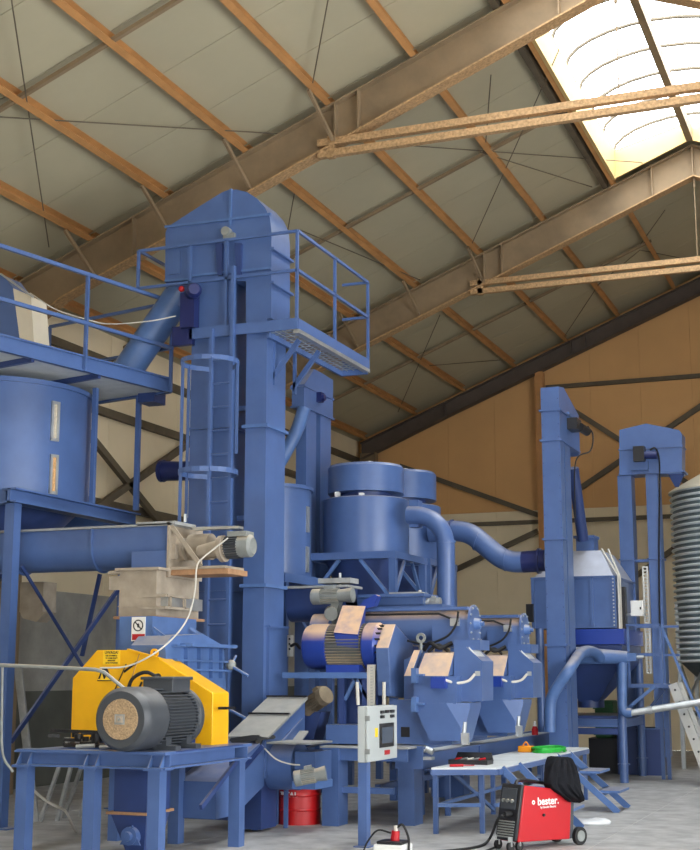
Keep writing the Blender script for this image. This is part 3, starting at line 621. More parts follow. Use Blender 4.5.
def pellet_press(label, dy):
    # built at the first station; dy moves the finished thing
    Yf = 15.6
    t = thing('pellet_press', label, 'press', (-5.2, 15.7, BENCH_Z), 'pellet presses')
    part('base_block', MB().box(*pxbox(390, 452, 700, 744, 15.5, .8)), B, t)
    part('gear_housing', MB().prism([WY(404, 700, 15.68), WY(404, 660, 15.68), WY(417, 653, 15.68), WY(456, 653, 15.68), WY(456, 700, 15.68)], (0, .6, 0)), B, t)
    hd = MB().prism([WY(416, 676, 15.42), WY(425, 653, 15.62), WY(454, 653, 15.62), WY(448, 676, 15.42)], (0, .35, .02)); part('sloped_hood', hd, BLUE_TOP, t)
    part('seal_strip', MB().prism([WY(404, 676, 15.4), WY(414, 650, 15.62), WY(420, 650, 15.62), WY(411, 676, 15.4)], (0, .12, .0)), BLUE_TOP, t)
    part('front_panel', MB().box(*pxbox(414, 456, 676, 704, 15.4, .2)), B, t)
    dr = part('chamber_door', MB().prism([WY(454, 646.5, Yf), WY(466, 647, Yf), WY(482, 661, Yf), WY(482, 701, Yf), WY(454, 701.6, Yf)], (0, .48, 0)), B, t)
    x0, x1 = WY(468, 648.5, Yf), WY(482, 661, Yf)
    part('pale_top_pad', MB().hexa([x0+V((0, .03, .005)), x1+V((-.06, .03, .035)), x1+V((-.06, .36, .035)), x0+V((0, .36, .005))], [x0+V((0, .03, .02)), x1+V((-.06, .03, .05)), x1+V((-.06, .36, .05)), x0+V((0, .36, .02))]), WHITE, dr)
    part('rating_plate', MB().box(*pxbox(475, 480, 671, 676, Yf-.006, .008)), GALV, dr)
    hb = MB(); a = [WY(414, 704, 15.38), WY(446, 703, 15.38), WY(461, 728, 15.38), WY(424, 728, 15.38)]; hb.prism(a, (0, .5, 0)); 
    hb.prism([WY(424, 728, 15.38), WY(461, 728, 15.38), WY(460, 741, 15.38), WY(430, 741, 15.38)], (0, .5, 0)); hp_ = part('outlet_hopper', hb, B, t)
    part('hopper_side', MB().prism([WY(446, 703, 15.38), WY(470, 703, 15.45), WY(470, 708, 15.45), WY(461, 741, 15.4), WY(460, 741, 15.38), WY(461, 728, 15.38)], (0, .45, 0)), B, t)
    for y0 in (668, 697):
        part('hinge', MB().box(*pxbox(411, 416, y0, y0+15, 15.3, .1)).box(*pxbox(416, 423, y0+6, y0+8, 15.3, .08)), LBLUE, t)
    part('connector_box', MB().box(*pxbox(430.5, 445, 677, 688.5, 15.3, .12)), VBLUE, t)
    part('hose', MB().tube(bez([WY(445, 680, 15.34), WY(456, 683, 15.45), WY(468, 681, 15.52), WY(475, 674, 15.56)]), .016, 8), CABLEW, t)
    part('black_opening', MB().box(*pxbox(401, 409.5, 727, 737, 15.49, .03)), INDIC, t)
    part('lifting_eye', MB().lathe(WY(421, 638, 15.7), [(.06, -.012), (.06, .012), (.03, .012), (.03, -.012), (.06, -.012)], 16, 'y').cyl(WY(421, 643, 15.7), WY(421, 655, 15.7), .018, n=8), GREYM, t)
    part('hose_bundle', MB().tube(bez([WY(424, 650, 15.8), WY(430, 643, 15.75), WY(440, 648, 15.72), WY(452, 643, 15.8)]), .025, 8).tube(bez([WY(428, 652, 15.75), WY(438, 645, 15.75), WY(448, 651, 15.75)]), .02, 8), BLACK, t)
    part('clamp_bolt', MB().cyl(WY(463, 745, 15.4), WY(465, 722, 15.42), .025, n=8).box(*pxbox(461, 468, 733, 745, 15.38, .06)), GALV, t)
    # trough conveyor drops into it through a neck
    part('inlet_neck', MB().box(*pxbox(454, 480, 640, 650, 15.65, .4)), B, t)
    t.location.y += dy; t.location.x += 0
    return t
pellet_press('nearer blue pellet press with tan dusty hood behind the control cabinet', 0)
pellet_press('farther blue pellet press next to the front-most right elevator', 2.42)
def conditioner(label, dy):
    Yc = 16.16; zc = WY(425, 624, Yc-.2).z; xa = WY(352, 624, Yc).x; xb = WY(468, 624, Yc-.2).x; R = .2
    t = thing('conditioner_screw', label, 'conveyor', ((xa+xb)/2, Yc, zc-.2), 'conditioner screws')
    part('trough', MB().cyl((xa, Yc, zc), (xb, Yc, zc), R, n=32), BLUE_TOP, t)
    part('lid', MB().box(xa, xb, Yc-R-.04, Yc+R+.04, zc+.16, zc+.2), B, t)
    part('skirt', MB().box(xb-.45, xb-.002, Yc-R-.01, Yc+R, zc-.28, zc-.0), B, t)
    ep = part('end_plate', MB().cyl((xb, Yc, zc), (xb+.03, Yc, zc), R+.03, n=28).box(xb+.002, xb+.028, Yc-R-.03, Yc+R+.03, zc-.28, zc), B, t)
    bl = MB()
    for k in range(12): a = 2*PI*k/12; bl.cyl((xb+.03, Yc+.212*math.cos(a), zc+.212*math.sin(a)), (xb+.045, Yc+.212*math.cos(a), zc+.212*math.sin(a)), .013, n=6)
    part('end_bolts', bl, GALV, ep)['kind'] = 'stuff'
    part('bearing_hub', MB().cyl((xb+.03, Yc, zc), (xb+.1, Yc, zc), .075, .06, 18).cyl((xb+.1, Yc, zc), (xb+.14, Yc, zc), .03, n=12), LBLUE, t)
    part('cable', MB().tube(bez([(xb-.1, Yc-R-.06, zc+.14), (xb-.13, Yc-R-.08, zc-.02), (xb-.25, Yc-R-.09, zc-.16), (xb-.5, Yc-R-.08, zc-.24), (xb-.75, Yc-R-.06, zc-.2)]), .014, 6).tube([(xa, Yc-R-.05, zc+.12), (xb-.35, Yc-R-.05, zc+.12), (xb-.1, Yc-R-.06, zc+.02)], .014, 6), BLACK, t)
    part('sensor_block', MB().box(xb-.2, xb-.1, Yc-R-.08, Yc-R, zc-.03, zc+.06), GALV, t)
    t.location.y += dy
    return t
conditioner('nearer horizontal blue conditioner screw above the nearer pellet press', 0)
conditioner('farther horizontal blue conditioner screw above the farther pellet press', 2.42)
# bin screw above the conditioner
sc = thing('screw_conveyor', 'blue flat-topped trough between the cyclones and the nearer conditioner screw', 'conveyor', WY(390, 606, 17.2))
part('trough', MB().box(*pxbox(340, 442, 605, 614, 17.0, .5)).box(*pxbox(340, 423, 597, 606, 17.0, .5)), B, sc)
for px in (350, 438): x = WY(px, 612, 17.45).x; part('leg', MB().box(x-.04, x+.04, 17.42, 17.5, BENCH_Z, WY(px, 612, 17.0).z+.02), BLUE_D, sc)
part('lid', MB().box(*pxbox(345, 424, 594, 597, 16.95, .6)), B, sc); part('lid_handle', MB().box(*pxbox(389, 421, 592, 595, 17.0, .3)), PLATE, sc)
part('lid_stud', MB().cyl(WY(420, 595, 17.1), WY(420, 590, 17.1), .025, n=8), GALV, sc)
gm = thing('gear_motor', 'small silver gear motor lying behind the nearer conditioner screw', 'motor', WY(433, 606, 17.1)); gearmotor(gm, WY(425, 602, 17.15), WY(441, 602, 17.15), .06, GALV)
# the big drive motor of the nearer press
mt = thing('drive_motor', 'large blue and grey finned electric motor driving the nearer pellet press', 'motor', WY(340, 668, 15.6))
Ym = 15.65; zc = WY(340, 646, Ym-.25).z; xa = WY(303, 646, Ym-.2).x; x1 = WY(326, 646, Ym-.2).x; x2 = WY(362, 646, Ym-.2).x; x3 = WY(379, 646, Ym-.2).x; R = .275
part('fan_cowl', MB().lathe((0, Ym, zc), [(R*.72, xa-.03), (R*.92, xa+.0), (R, xa+.06), (R, x1)], 36, 'x'), VBLUE, mt)
m = MB().cyl((x1, Ym, zc), (x2, Ym, zc), R*.86, n=30); fins(m, (x1, Ym, zc), (x2, Ym, zc), R*.84, R*.99, 44, .01); part('finned_body', m, FINM, mt)
part('drive_end_shield', MB().lathe((0, Ym, zc), [(R*.95, x2), (R*1.02, x2+.02), (R*1.02, x3-.06), (R*.8, x3)], 36, 'x'), VBLUE, mt)
bl = MB()
for k in range(20): a = 2*PI*k/20; bl.box(x3-.06, x3+.02, Ym+R*.9*math.cos(a)-.012, Ym+R*.9*math.cos(a)+.012, zc+R*.9*math.sin(a)-.012, zc+R*.9*math.sin(a)+.012)
part('vent_slots', bl, BLACK, mt)['kind'] = 'stuff'
tb = MB().hexa([WY(337, 646, 15.4), WY(358, 648, 15.4), WY(363, 646, 15.72), WY(342, 644, 15.72)], [WY(334, 634, 15.4), WY(358, 636, 15.4), WY(366, 607.5, 15.72), WY(343, 607, 15.72)])
part('terminal_box', tb, VBLUE, mt)
a_, b_, c_, d_ = WY(334, 634, 15.4), WY(358, 636, 15.4), WY(366, 607.5, 15.72), WY(343, 607, 15.72); nn = (b_-a_).cross(d_-a_).normalized()*.025
part('terminal_lid', MB().prism([a_, b_, c_, d_], nn), VBLUE, mt)
part('lifting_lug', MB().prism([WY(357, 608, 15.75), WY(364, 600, 15.75), WY(375, 594.5, 15.75), WY(378, 596, 15.75), WY(374, 606, 15.75), WY(366, 609, 15.75)], (0, .12, 0)), VBLUE, mt)
part('foot', MB().box(x1+.02, x2-.02, Ym-.25, Ym+.25, zc-.31, zc-.22), VBLUE, mt)
# motor stand
zs = zc-.31
ms = thing('motor_stand', 'blue welded stand with flat rail under the large finned motor', 'stand', WY(330, 744, 15.5))
xs0 = WY(283, 669, 15.4).x; xs1 = WY(369, 669, 15.4).x
part('top_rail', MB().box(xs0, xs1, 15.38, 15.44, zs-.07, zs).box(xs0, xs1, 16.05, 16.11, zs-.07, zs), LBLUE, ms); part('top_plate', MB().box(xs0+.2, xs1, 15.4, 16.1, zs-.015, zs), LBLUE, ms)
for x in (WY(344, 700, 15.5).x, xs1-.06):
    for y in (15.45, 16.0): part('post', MB().box(x-.035, x+.035, y-.035, y+.035, BENCH_Z, zs-.01), BLUE_D, ms)
part('brace', MB().bar(WY(345, 700, 15.43), WY(357, 676, 15.43), .03, .04), LBLUE, ms); part('brace', MB().bar(WY(369, 700, 15.43), WY(354, 676, 15.43), .03, .04), LBLUE, ms)
part('step_block', MB().box(*pxbox(326, 372, 725, 744, 15.2, .4)), B, ms); part('step_block', MB().box(*pxbox(350, 378, 680, 744, 15.62, .3)), BLUE_D, ms)
part('spring_damper', MB().cyl(WY(358, 705, 15.36), WY(357, 682, 15.36), .022, n=8).cyl(WY(384, 705, 15.36), WY(384, 682, 15.36), .022, n=8), CABLEW, ms)
# coupling guard (pentagon box)
Xg = WY(388.5, 648, 15.35).x; wd = Xg-WY(375.5, 648, 15.35).x
gd = tag(part('coupling_guard', MB().prism([WX(388.5, 648, Xg), WX(395.5, 624, Xg), WX(413.5, 645, Xg), WX(405, 698, Xg), WX(391, 696, Xg)], (-wd, 0, 0)), BLUE_TOP, bevel=.008), 'five-sided blue sheet-metal coupling guard with dusty top between motor and press', 'guard')
# ================================================================== CONTROL CABINET AND NEARBY
Xc = -5.06; Yc0 = 13.3; Yc1 = WX(397, 740, Xc).y; zc0, zc1 = WY(372, 763, Yc0).z, WY(372, 706.5, Yc0).z; xw = Xc-WY(357.5, 735, Yc0).x
cb = thing('control_cabinet', 'light grey control cabinet with touch screen on a blue post', 'cabinet', (Xc, 13.5, 0))
part('body', MB().box(Xc-xw, Xc-.03, Yc0, Yc1, zc0, zc1), CABW, cb, .008)
dr = part('door', MB().box(Xc-.028, Xc, Yc0-.005, Yc1+.005, zc0+.005, zc1-.005), CABW, cb, .006)
def cpx(x0, x1, y0, y1, d=.008):
    a = WX(x0, (y0+y1)/2, Xc).y; b = WX(x1, (y0+y1)/2, Xc).y; xm = (x0+x1)/2
    return Xc-.002, Xc+d, a, b, WX(xm, y1, Xc).z, WX(xm, y0, Xc).z
part('touch_screen', MB().box(*cpx(379.3, 393, 723, 747, .012)), INDIC, dr); part('screen_glass', MB().box(*cpx(381, 391.5, 727, 743, .015)), SCREEN, dr)
for x, y in ((381.5, 712), (386.4, 711.5), (391.4, 711.2), (381.5, 716.8), (391.4, 716)): part('indicator', MB().box(*cpx(x-1.5, x+1.5, y-1.5, y+1.5, .02)), INDIC, dr)
part('warning_sticker', MB().box(*cpx(375, 377.5, 728, 737, .004)), YELS, dr)
part('red_badge', MB().box(*cpx(384.5, 389.5, 750, 754.5, .006)), RED, dr)
for y in (718, 751): part('hinge', MB().box(Xc-.03, Xc+.015, Yc0-.012, Yc0+.012, WX(373, y, Xc).z-.025, WX(373, y, Xc).z+.025), GREYM, dr)
part('post', MB().box(*pxbox(358, 366.5, 763, 847, Yc0+.02, .11)[:4], 0, zc0), B, cb); x_ = pxbox(358, 366, 763, 847, Yc0, .1); part('foot_plate', MB().box(x_[0]-.04, x_[1]+.04, Yc0-.03, Yc0+.17, 0, .012), B, cb)
# vertical cable tray above it
def cable_tray(name, label, x0, x1, y0, y1, Y, n):
    a = pxbox(x0, x1, y0, y1, Y, .03); m = MB()
    w_ = a[1]-a[0]; m.box(a[0], a[0]+w_*.28, Y, Y+.03, a[4], a[5]).box(a[1]-w_*.28, a[1], Y, Y+.03, a[4], a[5])
    for i in range(n+1):
        z = a[4]+(a[5]-a[4])*i/n; m.box(a[0], a[1], Y+.004, Y+.03, z-.014, z+.014)
    return tag(part(name, m, ALU), label, 'cable tray')
cable_tray('cable_tray', 'short perforated white cable tray rising from the control cabinet', 367, 375, 666, 707, 13.9, 14)
# red drum
c = WY(299, 826, 15.15); c = V((c.x, 15.15, 0))
dm = thing('oil_drum', 'red oil drum with white lettering under the inclined conveyor', 'drum', c)
Rd = .25; hz = .46
part('shell', MB().lathe(c, [(Rd, .0), (Rd, hz*.33), (Rd+.012, hz*.36), (Rd, hz*.39), (Rd, hz*.68), (Rd+.012, hz*.71), (Rd, hz*.74), (Rd, hz-.02), (Rd+.012, hz), (Rd-.02, hz), (Rd-.02, hz-.015)], 36), RED_D, dm)
part('lid', MB().lathe(c, [(Rd-.02, hz-.025), (0, hz-.025)], 30), RED_D, dm)
tv = V((-c.x, -c.y, 0)).normalized(); tx = V((-tv.y, tv.x, 0))
for i, chh in enumerate('TOTAL'):
    a = (i-2)*.2-.55; nv = tv*math.cos(a)+tx*math.sin(a); ux = tx*math.cos(a)-tv*math.sin(a)
    text('lettering', chh, .07, WHITE, dm, c+nv*(Rd+.002)+V((0, 0, hz*.74)), ux, (0, 0, 1), bold=.004)
# inclined chain conveyor + boot parts near the tall elevator
ic = thing('inclined_conveyor', 'inclined blue chain conveyor with dusty grey cover plates beside the yellow guard', 'conveyor', (-6.9, 14.6, 0))
Xi0, Xi1 = WY(229, 740, 14.1).x, WY(266, 740, 14.1).x; zn = WY(248, 739, 14.1).z; pf_ = WX(305, 700, Xi1); yn, yf, zf_ = 14.1, pf_.y, pf_.z
def icz(y): return zn+(zf_-zn)*(y-yn)/(yf-yn)
dz = .42
part('casing', MB().hexa([(Xi0, yn, zn-dz), (Xi1, yn, zn-dz), (Xi1, yf, zf_-dz), (Xi0, yf, zf_-dz)], [(Xi0, yn, zn), (Xi1, yn, zn), (Xi1, yf, zf_), (Xi0, yf, zf_)]), B, ic)
ys_ = [yn-.02, yn+(yf-yn)*.56, yf+.02]
for a, b in zip(ys_[:-1], ys_[1:]):
    a += .012; b -= .012
    part('cover_plate', MB().hexa([(Xi0-.03, a, icz(a)+.002), (Xi1+.03, a, icz(a)+.002), (Xi1+.03, b, icz(b)+.002), (Xi0-.03, b, icz(b)+.002)], [(Xi0-.03, a, icz(a)+.03), (Xi1+.03, a, icz(a)+.03), (Xi1+.03, b, icz(b)+.03), (Xi0-.03, b, icz(b)+.03)]), PLATE, ic)
    part('cover_strap', MB().hexa([(Xi0-.03, b-.05, icz(b)+.03), (Xi1+.03, b-.05, icz(b)+.03), (Xi1+.03, b-.02, icz(b)+.03), (Xi0-.03, b-.02, icz(b)+.03)], [(Xi0-.03, b-.05, icz(b)+.05), (Xi1+.03, b-.05, icz(b)+.05), (Xi1+.03, b-.02, icz(b)+.05), (Xi0-.03, b-.02, icz(b)+.05)]), INDIC, ic)
# lower bent part of the casing coming towards the mill
part('lower_casing', MB().prism([(Xi1-.02, yn, zn), (Xi1-.02, yn, zn-dz-.08), (Xi1-.02, yn-.7, .25), (Xi1-.02, yn-1.15, .25), (Xi1-.02, yn-1.15, .62)], (Xi0-Xi1, 0, 0)), B, ic)
part('tail_box', MB().box(Xi0+.05, Xi1-.05, yn+.0, yn+.4, .03, zn-.3), BLUE_D, ic)
part('side_rib', MB().bar((Xi1+.015, yn+.2, icz(yn+.2)-.2), (Xi1+.015, yf-.1, icz(yf)-.22), .02, .03), B, ic); part('side_flange', MB().bar((Xi1+.05, yn+.35, icz(yn+.35)-.36), (Xi1+.05, yf-.15, icz(yf-.15)-.3), .12, .02), PLATE, ic)
part('leg', MB().bar(WY(255, 834, 14.3), WY(256, 760, 14.3), .05, .05), B, ic); part('leg', MB().box(*pxbox(271, 277, 790, 829, 14.9, .05)[:4], 0, .7), B, ic); part('leg', MB().box(*pxbox(283.5, 287, 785, 829, 14.6, .04)[:4], 0, .7), B, ic)
part('side_stay', MB().bar(WY(221, 795, 13.6), WY(263, 746, 13.6), .02, .05), BLUE_D, ic)
tag(part('rubber_mat', MB().prism([WY(229, 740, 13.95), WY(250, 737, 14.05), WY(272, 737, 14.15), WY(274, 739, 14.15), WY(262, 740, 14.0), WY(259, 748, 13.98), WY(255, 741, 13.95), WY(232, 743, 13.9)], (0, .05, .02)), BLACK), 'small black rubber flap lying on the inclined conveyor cover', 'rubber flap')
cs = thing('collecting_screw', 'blue U-trough screw conveyor with grey end motor above the red drum', 'conveyor', WY(285, 800, 14.4))
Yk = 14.4; xk0 = WY(262, 765, Yk).x; xk1 = WY(318, 765, Yk).x; zk = WY(290, 770, Yk-.2).z
part('trough', MB().cyl((xk0, Yk, zk+.03), (WY(300, 765, Yk).x, Yk, zk+.03), .26, n=32), B, cs)
part('top_flange', MB().box(xk0+.1, xk1+.05, Yk-.28, Yk+.3, zk+.28, zk+.3), PLATE, cs); part('top_box', MB().box(WY(302, 765, Yk).x, xk1+.05, Yk-.2, Yk+.27, zk-.12, zk+.2), B, cs)
part('end_plate', MB().box(WY(300, 765, Yk).x, xk1+.06, Yk-.22, Yk+.28, zk-.2, zk-.12), LBLUE, cs)
gearmotor(cs, WY(326, 773, 14.05), WY(294, 779, 13.95), .085, GREYM)
part('cable', MB().tube(bez([WY(264, 748, 14.05), WY(276, 759, 14.1), WY(290, 764, 14.1), WY(300, 765, 14.12)]), .009, 6), CABLEW, cs)
hm = thing('gear_motor', 'dust-caked brown gear motor at the upper end of the inclined conveyor', 'motor', WY(316, 700, 15.3))
gearmotor(hm, WY(306, 708, 15.35), WY(327, 694, 15.2), .11, mat('brown_caked_dust', (112, 100, 82), .9, var=.3, scale=8, dust=.7, dustcol=(150, 136, 112)))
part('mount', MB().prism([WY(304, 712, 15.35), WY(321, 712, 15.35), WY(312, 745, 15.35), WY(304, 748, 15.35)], (0, .3, 0)), BLUE_D, hm)
# low conveyor along the presses
cv = thing('belt_conveyor', 'long low blue conveyor beam in front of the pellet presses with a roller motor', 'conveyor', (-5.0, 18, 0))
Xv = -5.25; yv0, yv1 = WX(424, 757, Xv).y, WX(562, 733, Xv).y
part('side_beam', MB().box(Xv-.02, Xv, yv0, yv1, .60, .80).box(Xv-.02, Xv+.05, yv0, yv1, .785, .80).box(Xv-.02, Xv+.05, yv0, yv1, .60, .615), B, cv)
part('side_beam', MB().box(Xv-.42, Xv-.4, yv0, yv1, .60, .80), B, cv); part('belt', MB().box(Xv-.4, Xv-.02, yv0, yv1, .76, .775), WTOP, cv)
part('splice_plate', MB().box(Xv, Xv+.02, 17.9, 18.1, .62, .78), B, cv)
for y in (16.6, 19.2, 22): part('leg', MB().box(Xv-.06, Xv, y, y+.06, 0, .6).box(Xv-.4, Xv-.34, y, y+.06, 0, .6), B, cv)
part('end_roller', MB().cyl((Xv-.42, yv1, .7), (Xv+.05, yv1, .7), .09, n=16), GREYM, cv)
pe = WX(560, 728, Xv+.12); part('roller_motor', MB().cyl(pe+V((0, -.2, 0)), pe+V((0, .15, 0)), .09, n=16), GREYM, cv); part('roller_bearing', MB().box(Xv, Xv+.12, yv1-.15, yv1+.1, .55, .72), B, cv)
part('take_up_screw', MB().cyl(WY(426, 749, 15.2), WY(433, 752, 15.2), .04, n=12).box(*pxbox(423, 432, 757, 760, 15.15, .1)), GALV, cv)
for i, (px, py, Z, s) in enumerate(((408, 745, .79, 1), (462, 741, .8, .7))):
    p = WZ(px, py, Z); tag(part('plastic_bag', MB().sphere(p+V((0, 0, .02)), .12*s, 10, (1.5, .8, .3)), PLASTIC), ('crumpled white plastic bag on the bench end by the cabinet', 'small white plastic scrap on the conveyor beside the nearer press')[i], 'bag')
# ================================================================== WORK PLATFORM WITH STEPS
zw = .7; W0 = WZ(430, 768, zw); W1 = WZ(516, 763, zw); XW0 = W0.x; XW1 = -4.13; YW0 = 14.66; YW1 = 19.5
wp = thing('work_platform', 'low pale-topped blue steel work platform with two flights of steps', 'platform', (-4.5, 15, 0))
part('top_plate', MB().prism([(XW0, YW0, zw-.03), (XW1-.05, YW0+.3, zw-.03), (XW1, YW1, zw-.03), (XW0, YW1, zw-.03)], (0, 0, .03)), WTOP, wp)
part('front_edge', MB().bar((XW0, YW0, zw-.05), (XW1-.05, YW0+.3, zw-.05), .03, .06), B, wp); part('side_edge', MB().bar((XW1-.04, YW0+.3, zw-.05), (XW1, YW1, zw-.05), .03, .06), B, wp); part('side_edge', MB().bar((XW0, YW0, zw-.05), (XW0, YW1, zw-.05), .03, .06), B, wp)
for x, y in ((XW0+.03, YW0+.05), (-4.35, YW0+.27), (XW0+.03, 17.0), (-4.18, 17.4), (XW0+.03, 19.4), (XW1-.03, 19.4)): part('leg', MB().box(x-.025, x+.025, y-.025, y+.025, 0, zw-.03), B, wp)
for a, b in (((XW0+.03, YW0+.05), (-4.35, YW0+.27)), ((XW0+.03, YW0+.05), (XW0+.03, 19.4)), ((-4.2, YW0+.3), (-4.15, 19.4))): part('lower_rail', MB().bar((*a, .3), (*b, .3), .04), LBLUE, wp)
part('brace', MB().bar((XW0+.04, 17.0, .05), (XW0+.04, 15.2, zw-.06), .03, .04), LBLUE, wp)
def steps(y0, y1, xf):
    for y in (y0, y1):
        part('stringer', MB().bar((XW1-.05, y, zw-.02), (xf, y, .0), .03, .08, up=(1, 0, .9)), LBLUE, wp)
    for k in (1, 2):
        t = k/3; x = XW1+(xf-XW1)*t; z = zw*(1-t)
        part('tread', MB().box(x-.02, x+.26, y0+.02, y1-.02, z, z+.03).box(x-.02, x+.0, y0+.02, y1-.02, z-.06, z+.03), LBLUE, wp)
steps(15.15, 15.85, -3.45); steps(17.75, 18.45, -3.4)
# things on the platform
p = WZ(470, 764, zw); tb = thing('tool_case', 'open black tool case lying on the pale platform', 'tool case', p)
part('case_tray', MB().box(p.x-.22, p.x+.24, p.y-.12, p.y+.12, zw, zw+.05), INDIC, tb); part('case_lid', MB().hexa([(p.x-.22, p.y+.12, zw+.03), (p.x+.24, p.y+.12, zw+.03), (p.x+.24, p.y+.14, zw+.03), (p.x-.22, p.y+.14, zw+.03)], [(p.x-.2, p.y+.18, zw+.12), (p.x+.2, p.y+.18, zw+.12), (p.x+.2, p.y+.2, zw+.12), (p.x-.2, p.y+.2, zw+.12)]), INDIC, tb)
for k in range(5): part('tool', MB().cyl((p.x-.15+k*.07, p.y-.06, zw+.055), (p.x-.12+k*.07, p.y+.07, zw+.06), .012, n=6), (RED, GALV, CABLEW, GALV, RED)[k], tb)
p = WZ(526, 752, zw); gb = thing('orange_box', 'small orange plastic box on the pale platform beside the green cord', 'box', p)
part('body', MB().box(p.x-.09, p.x+.09, p.y-.08, p.y+.08, zw, zw+.08), ORANGE, gb, .01); part('handle', MB().tube(bez([(p.x-.04, p.y, zw+.08), (p.x, p.y, zw+.13), (p.x+.04, p.y, zw+.08)]), .01, 6), ORANGE, gb)
p = WZ(549, 752, zw); pts = []
for k in range(64):
    a = 2*PI*k/16; r_ = .2+.02*math.sin(k*.7); pts.append((p.x+r_*1.0*math.cos(a), p.y+.35*math.sin(a), zw+.015+.014*(k//16)+.004*math.sin(k)))
tag(part('coiled_extension_lead', MB().tube(pts, .014, 6), GREENP), 'coiled bright green cord on the pale platform', 'cord')
p = WZ(450, 767, zw); tag(part('red_screwdriver', MB().cyl(p+V((0, 0, .015)), p+V((.12, .1, .015)), .015, n=8).cyl(p+V((.12, .1, .015)), p+V((.22, .19, .012)), .006, n=6), RED), 'red handled screwdriver on the platform edge by the tool case', 'screwdriver')
p = WZ(535, 735, .8); bt = thing('bottle', 'small red and white bottle on the conveyor beside the farther press', 'bottle', p)
part('body', MB().lathe(p, [(.05, 0), (.05, .08), (.03, .13)], 14), RED, bt); part('cap', MB().lathe(p, [(.03, .13), (.02, .2), (0, .21)], 12), WHITE, bt)
# ================================================================== WELDER
wz = thing('welding_machine', 'red wheeled welding machine with black front in front of the work platform', 'welder', WZ(548, 848, 0))
a0 = WZ(519, 846, 0); Yw = a0.y+.15; 
wa = WY(517, 838, Yw); wb_ = WY(569, 836, Yw)
# side panel faces the camera: plane through two floor points
p0 = WZ(521, 851, 0); p1 = WZ(576, 845, 0); ue = (p1-p0).normalized(); ve = V((-ue.y, ue.x, 0)); Lw = (p1-p0).length
def wq(s, t, z): return p0+ue*(s*Lw)+ve*t+V((0, 0, z))
def sideq(px, py):   # pixel on the side plane
    d = ray(px, py); n = V((ue.y, -ue.x, 0)); t = (p0-EYEP).dot(n)/d.dot(n); q = EYEP+d*t; return (q-p0).dot(ue)/Lw, q.z
prof = [sideq(*q) for q in ((517, 842), (568, 839), (573, 803), (566, 785), (526, 784), (522, 797))]
prof = [sideq(*q) for q in ((518, 842.5), (570, 839), (571.5, 800), (566, 790), (525, 785.5), (517.5, 842.5))][:5]
part('side_case', MB().prism([wq(s, 0, z) for s, z in prof], ve*.3), RED, wz, .01)
fr_ = [sideq(*q) for q in ((515.5, 841.5), (518.5, 842), (525.5, 785), (522.5, 784.5))]
part('front_panel', MB().prism([wq(s, .01, z) for s, z in fr_], ve*.28), INDIC, wz, .01)
bk = [sideq(*q) for q in ((569, 839), (574, 838), (574.5, 800), (571, 799))]; part('rear_panel', MB().prism([wq(s, .01, z) for s, z in bk], ve*.28), DGREY, wz)
sl0 = fr_[0]; sl1 = fr_[3]
def fpt(h, t): return wq(sl0[0]+(sl1[0]-sl0[0])*h, t, sl0[1]+(sl1[1]-sl0[1])*h)-ue*.006
for k in range(7): part('grille_slat', MB().bar(fpt(.06+k*.045, .04), fpt(.06+k*.045, .26), .01, .012), GREYM, wz)
part('control_panel', MB().hexa([fpt(.55, .05), fpt(.55, .25), fpt(.55, .25)-ue*.01, fpt(.55, .05)-ue*.01], [fpt(.92, .05), fpt(.92, .25), fpt(.92, .25)-ue*.01, fpt(.92, .05)-ue*.01]), DGREY, wz)
for t_ in (.09, .15, .21): part('control_knob', MB().cyl(fpt(.7, t_)-ue*.01, fpt(.7, t_)-ue*.035, .017, n=12), GREYM, wz)
part('torch_socket', MB().cyl(fpt(.47, .1), fpt(.47, .1)-ue*.09, .025, n=12), BLACK, wz)
tt = sideq(548, 801); text('lettering', 'bester.', .105, WHITE, wz, wq(tt[0], -.004, tt[1]), ue, (0, 0, 1), bold=.0022, spacing=1.04)
tt = sideq(533.2, 802.5); c_ = wq(tt[0], -.003, tt[1]); part('round_emblem', MB().cyl(c_, c_-ve*.002, .021, n=16), WHITE, wz); part('emblem_dot', MB().cyl(c_-ve*.002, c_-ve*.004, .009, n=12), RED, wz)
tt = sideq(548, 806.8); text('lettering', 'by Lincoln Electric', .03, WHITE, wz, wq(tt[0], -.004, tt[1]), ue, (0, 0, 1), bold=.0003)
tt = sideq(543.5, 815); part('side_latch', MB().cyl(wq(tt[0], 0, tt[1]), wq(tt[0], -.015, tt[1]), .015, n=10), INDIC, wz)
for px, R, t in ((579, .088, -.03), (579, .088, .29)):
    q = sideq(px, 839); c_ = wq(q[0], t, R); 
    part('rear_wheel', MB().cyl(c_, c_+ve*.045, R, n=24), BLACK, wz); part('wheel_hub', MB().cyl(c_-ve*.004, c_, R*.62, R*.62, 20), GREYM, wz)
for px, t in ((513, .02), (521, .01), (517, .25)):
    q = sideq(px, 845); c_ = wq(q[0], t, .045); part('castor', MB().cyl(c_, c_+ve*.03, .045, n=18), BLACK, wz); part('castor_fork', MB().bar(c_+V((0, 0, .0))+ve*.015, c_+V((0, 0, .09))+ve*.015, .04, .03), GALV, wz)
part('axle', MB().cyl(wq(sideq(579, 839)[0], -.02, .088), wq(sideq(579, 839)[0], .31, .088), .012, n=8), GREYM, wz)
q = sideq(530, 784); part('top_handle', MB().tube(bez([wq(sideq(526, 784)[0], .15, sideq(526, 785)[1]), wq(sideq(532, 782)[0], .15, sideq(532, 781)[1]), wq(sideq(562, 785)[0], .15, sideq(562, 785)[1])]), .018, 8), INDIC, wz)
